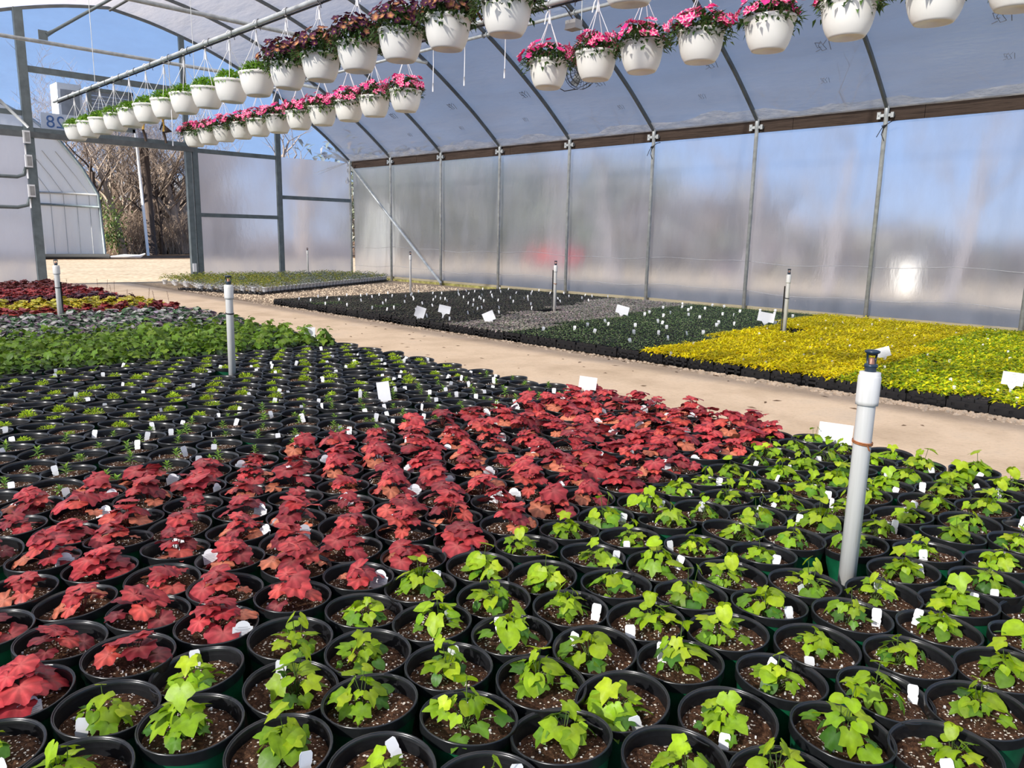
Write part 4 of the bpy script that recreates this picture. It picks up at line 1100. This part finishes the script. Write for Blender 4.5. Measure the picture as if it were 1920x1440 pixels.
tree(19.6,49.5,5.4,.42,'broad vine-wrapped tree beside the doorway jamb', 'bark', .08, 1.0, 8)
tree(19.0,58,6.0,.25,'thin bare tree in the middle of the woodland', 'bark', .1, 1, 9)
tree(21.8,60,6.2,.25,'bare tree deep in the woodland, right of centre', 'bark', .1, 1, 10)
tree(20.9,53,5.0,.3,'bare tree half hidden by the doorway jamb', 'bark', .1, 1, 11)
tree(14.6,57,5.6,.25,'bare tree rising over the hoop house shoulder', 'bark', .1, 1, 15)
for i, (x, y, h) in enumerate([(15.0,51,4.6),(16.2,53,5.0),(17.4,52.5,5.0),(18.6,53.5,5.2),(19.8,52,4.8),(16.6,50,4.4),(18.2,49,4.2),(13.6,54,5.4),(20.6,56,5.6),(17.6,56,5.8),(16,59,6.4),(22,57,6.2)]):
    tree(x, y, h, .12, f'slim bare sapling in the woodland outside, {ordn(i+1)} of its thicket', 'bark' if i % 3 else 'bark_dark', .15, 1, 200+i)['group'] = 'slim saplings in the woodland'
tree(24.5,46,5.6,.45,'grey trunk outside seen through the end wall plastic', 'bark', .05, .7, 13, 3)
def brush(x, y, w, d, h, n, label, green=False, seed=0, name='underbrush', col=(.10,.17,.035), ls=.26):
    rnd = random.Random(seed); mb = MB().mat('leaf' if green else 'twig')
    for _ in range(n):
        p = Vector((rnd.gauss(0,w*.4), rnd.uniform(-d/2,d/2), 0)); q = p+Vector((rnd.uniform(-.7,.7), rnd.uniform(-.3,.3), h*rnd.uniform(.4,1)))
        if green:
            for _ in range(9):
                s_ = p.lerp(q, rnd.uniform(.2,1)); blade(mb, s_+Vector((rnd.uniform(-.3,.3),rnd.uniform(-.3,.3),rnd.uniform(-.2,.2))), rnd.uniform(0,6), rnd.uniform(-1,1), ls, ls*.5, jc(col,.35))
        else:
            m_ = p.lerp(q,.5)+Vector((rnd.uniform(-.3,.3),0,0)); mb.tube([p,m_,q], [.014,.011,.006], 3, False)
            for _ in range(3):
                s_ = m_.lerp(q, rnd.random()); mb.tube([s_, s_+Vector((rnd.uniform(-.5,.5),rnd.uniform(-.3,.3),rnd.uniform(.1,.5)))], [.008,.004], 3, False)
    return obj(name, mb, None, (x,y,0), label=label, cat='brush' if not green else 'shrub')
for i, (x, y, w) in enumerate([(16.2,49.6,1.7),(17.7,50.6,1.7),(19.2,49.8,1.7),(20.8,50.8,1.8),(14.6,52.5,2),(16.8,54,2.6),(19.6,55,2.6),(22.4,55,2.8)]):
    o = brush(x, y, w, 1.6, 2.6 if i < 4 else 5.0, 420, f'tangle of bare brown twigs, {ordn(i+1)} clump of the woodland edge', False, 30+i); o['group'] = 'woodland edge brush'
brush(14.9,47.4,.7,1.2,3.6,70,'green evergreen shrub just right of the hoop house', True, 50, 'evergreen_shrub', (.15,.22,.06), .2)
brush(15.4,51.4,1.0,1.6,4.4,70,'taller dull green shrub behind the hoop house corner', True, 51, 'evergreen_shrub', (.15,.20,.08), .2)
mb = MB().mat('bark_dark'); mb.tube([(0,0,0),(-.1,0,6.9)], [.27,.24], 9); obj('utility_pole', mb, None, (17.05,47.6,0), label='dark straight utility pole beyond the doorway', cat='pole')
mb = MB().mat('white_paint'); mb.tube([(0,0,0),(-.22,0,6.7)], [.085,.075], 8); obj('white_pole', mb, None, (16.45,46.6,0), label='thin white pole beside the dark utility pole', cat='pole')
t = thing('white_building', (27.6,74,0), 'white building glimpsed through the trunks', 'building')
mb = MB().mat('white_paint'); mb.box((-3,0,0),(4,5,5)); obj('wall', mb, t)
mb = MB().mat('louver'); mb.add([(-3.3,-.3,5),(4.3,-.3,5),(4.3,2.5,6.4),(-3.3,2.5,6.4),(4.3,5.3,5),(-3.3,5.3,5)], [(0,1,2,3),(3,2,4,5)]); obj('roof', mb, t)
mb = MB().mat('glass_dark')
for x in (-2,.2,2.4): mb.box((x,-.03,2),(x+.9,.02,3.3))
obj('windows', mb, t)
# side yard seen blurred through the plastic wall
for i, (x, y, r, h) in enumerate([(23,17.0,.20,3.8),(23,9.5,.18,4.0),(22.5,6.2,.15,4.0),(24,12.6,.18,4.0),(27,22.5,.24,4.6)]):
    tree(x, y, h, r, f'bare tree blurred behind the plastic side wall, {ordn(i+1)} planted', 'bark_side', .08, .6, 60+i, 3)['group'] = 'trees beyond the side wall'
for i, (x, y, h) in enumerate([(36,-4,1.2),(36,2,1.3),(37,8,1.6),(36,14,2.4),(35,20,4.2),(35,26,5.8),(34,32,6.8),(32,38,7.2),(29,42,7.2)]):
    o = brush(x, y, 4.2, 7, h, 420, f'brown hedge clump blurred beyond the side wall, {ordn(i+1)} from the right', True, 80+i, 'hedge_plant', (.30,.27,.25) if i < 5 else (.28,.29,.24), .6); o['group'] = 'brown hedge beyond the side wall'
t = thing('red_vehicle', (29,24.0,0), 'red vehicle blurred behind the plastic side wall', 'vehicle', rot=(0,0,R(140)), sc=.75)
mb = MB().mat('red_paint'); mb.box((-1.5,-.85,.45),(1.5,.85,1.05)); mb.box((-.7,-.78,1.05),(.8,.78,1.55)); obj('body', mb, t)
mb = MB().mat('glass_dark'); mb.box((-.8,-.80,1.1),(.8,.80,1.5)); obj('windows', mb, t)
for a in (-1.0,1.0):
    for b in (-.8,.8):
        mb = MB().mat('rubber'); mb.lathe([(.34,-.1),(.34,.1)], 16, mtx=Matrix.Translation((a,b,.34)) @ Matrix.Rotation(PI/2,4,'X'), capb=True, capt=True); obj('wheel', mb, t)
t = thing('white_shed', (26.5,8.3,0), 'small white shed blurred behind the plastic side wall', 'shed', sc=.62)
mb = MB().mat('shed_wall'); mb.box((-.6,-.55,0),(.6,.55,1.5)); obj('walls', mb, t)
mb = MB().mat('louver'); mb.add([(-.7,-.65,1.5),(.7,-.65,1.5),(.7,0,1.85),(-.7,0,1.85),(.7,.65,1.5),(-.7,.65,1.5)], [(0,1,2,3),(3,2,4,5)]); obj('roof', mb, t)

t = thing('white_tank', (30.0,37.5,0), 'pale upright tank blurred near the far end of the side wall', 'tank')
mb = MB().mat('white_paint'); mb.lathe([(.55,0),(.6,.1),(.6,2.6),(.35,3.0),(.2,3.05)], 20, capb=True, capt=True); obj('tank_shell', mb, t)
mb = MB().mat('louver'); mb.lathe([(.2,3.05),(.2,3.25),(.12,3.3)], 14, capt=True); obj('lid', mb, t)
# ------------------------------------------------------------------ light
SUN_EL = R(29)
sd = Vector((.97, .05, 0)).normalized()      # horizontal direction the light travels
sun = bpy.data.lights.new('sun', 'SUN'); sun.energy = 17; sun.angle = R(1.2); sun.color = (1, .955, .88)
so = bpy.data.objects.new('sun', sun); COL.objects.link(so)
dirv = Vector((sd.x*math.cos(SUN_EL), sd.y*math.cos(SUN_EL), -math.sin(SUN_EL)))
so.rotation_euler = dirv.to_track_quat('-Z', 'Y').to_euler(); so.location = (-10,-5,20)
w = bpy.data.worlds.new('world'); SC.world = w; w.use_nodes = True; nt = w.node_tree
tcw = nt.nodes.new('ShaderNodeTexCoord'); sx = nt.nodes.new('ShaderNodeSeparateXYZ'); nt.links.new(tcw.outputs['Generated'], sx.inputs[0])
cr = nt.nodes.new('ShaderNodeValToRGB'); nt.links.new(sx.outputs[2], cr.inputs[0]); ce = cr.color_ramp.elements
ce[0].position, ce[0].color = 0.0, (.52,.64,.84,1); ce[1].position, ce[1].color = 1.0, (.14,.25,.50,1)
q = ce.new(.08); q.color = (.36,.53,.84,1); q = ce.new(.35); q.color = (.24,.40,.72,1)
bg = nt.nodes['Background']; nt.links.new(cr.outputs[0], bg.inputs[0]); bg.inputs[1].default_value = 1.25
SC.view_settings.view_transform = 'Standard'; SC.view_settings.look = 'None'; SC.view_settings.gamma = 1; SC.view_settings.exposure = .02
SC.view_settings.use_curve_mapping = False
SC.cycles.transparent_max_bounces = 16
SC.cycles.max_bounces = 10
print('objects', len(bpy.data.objects))
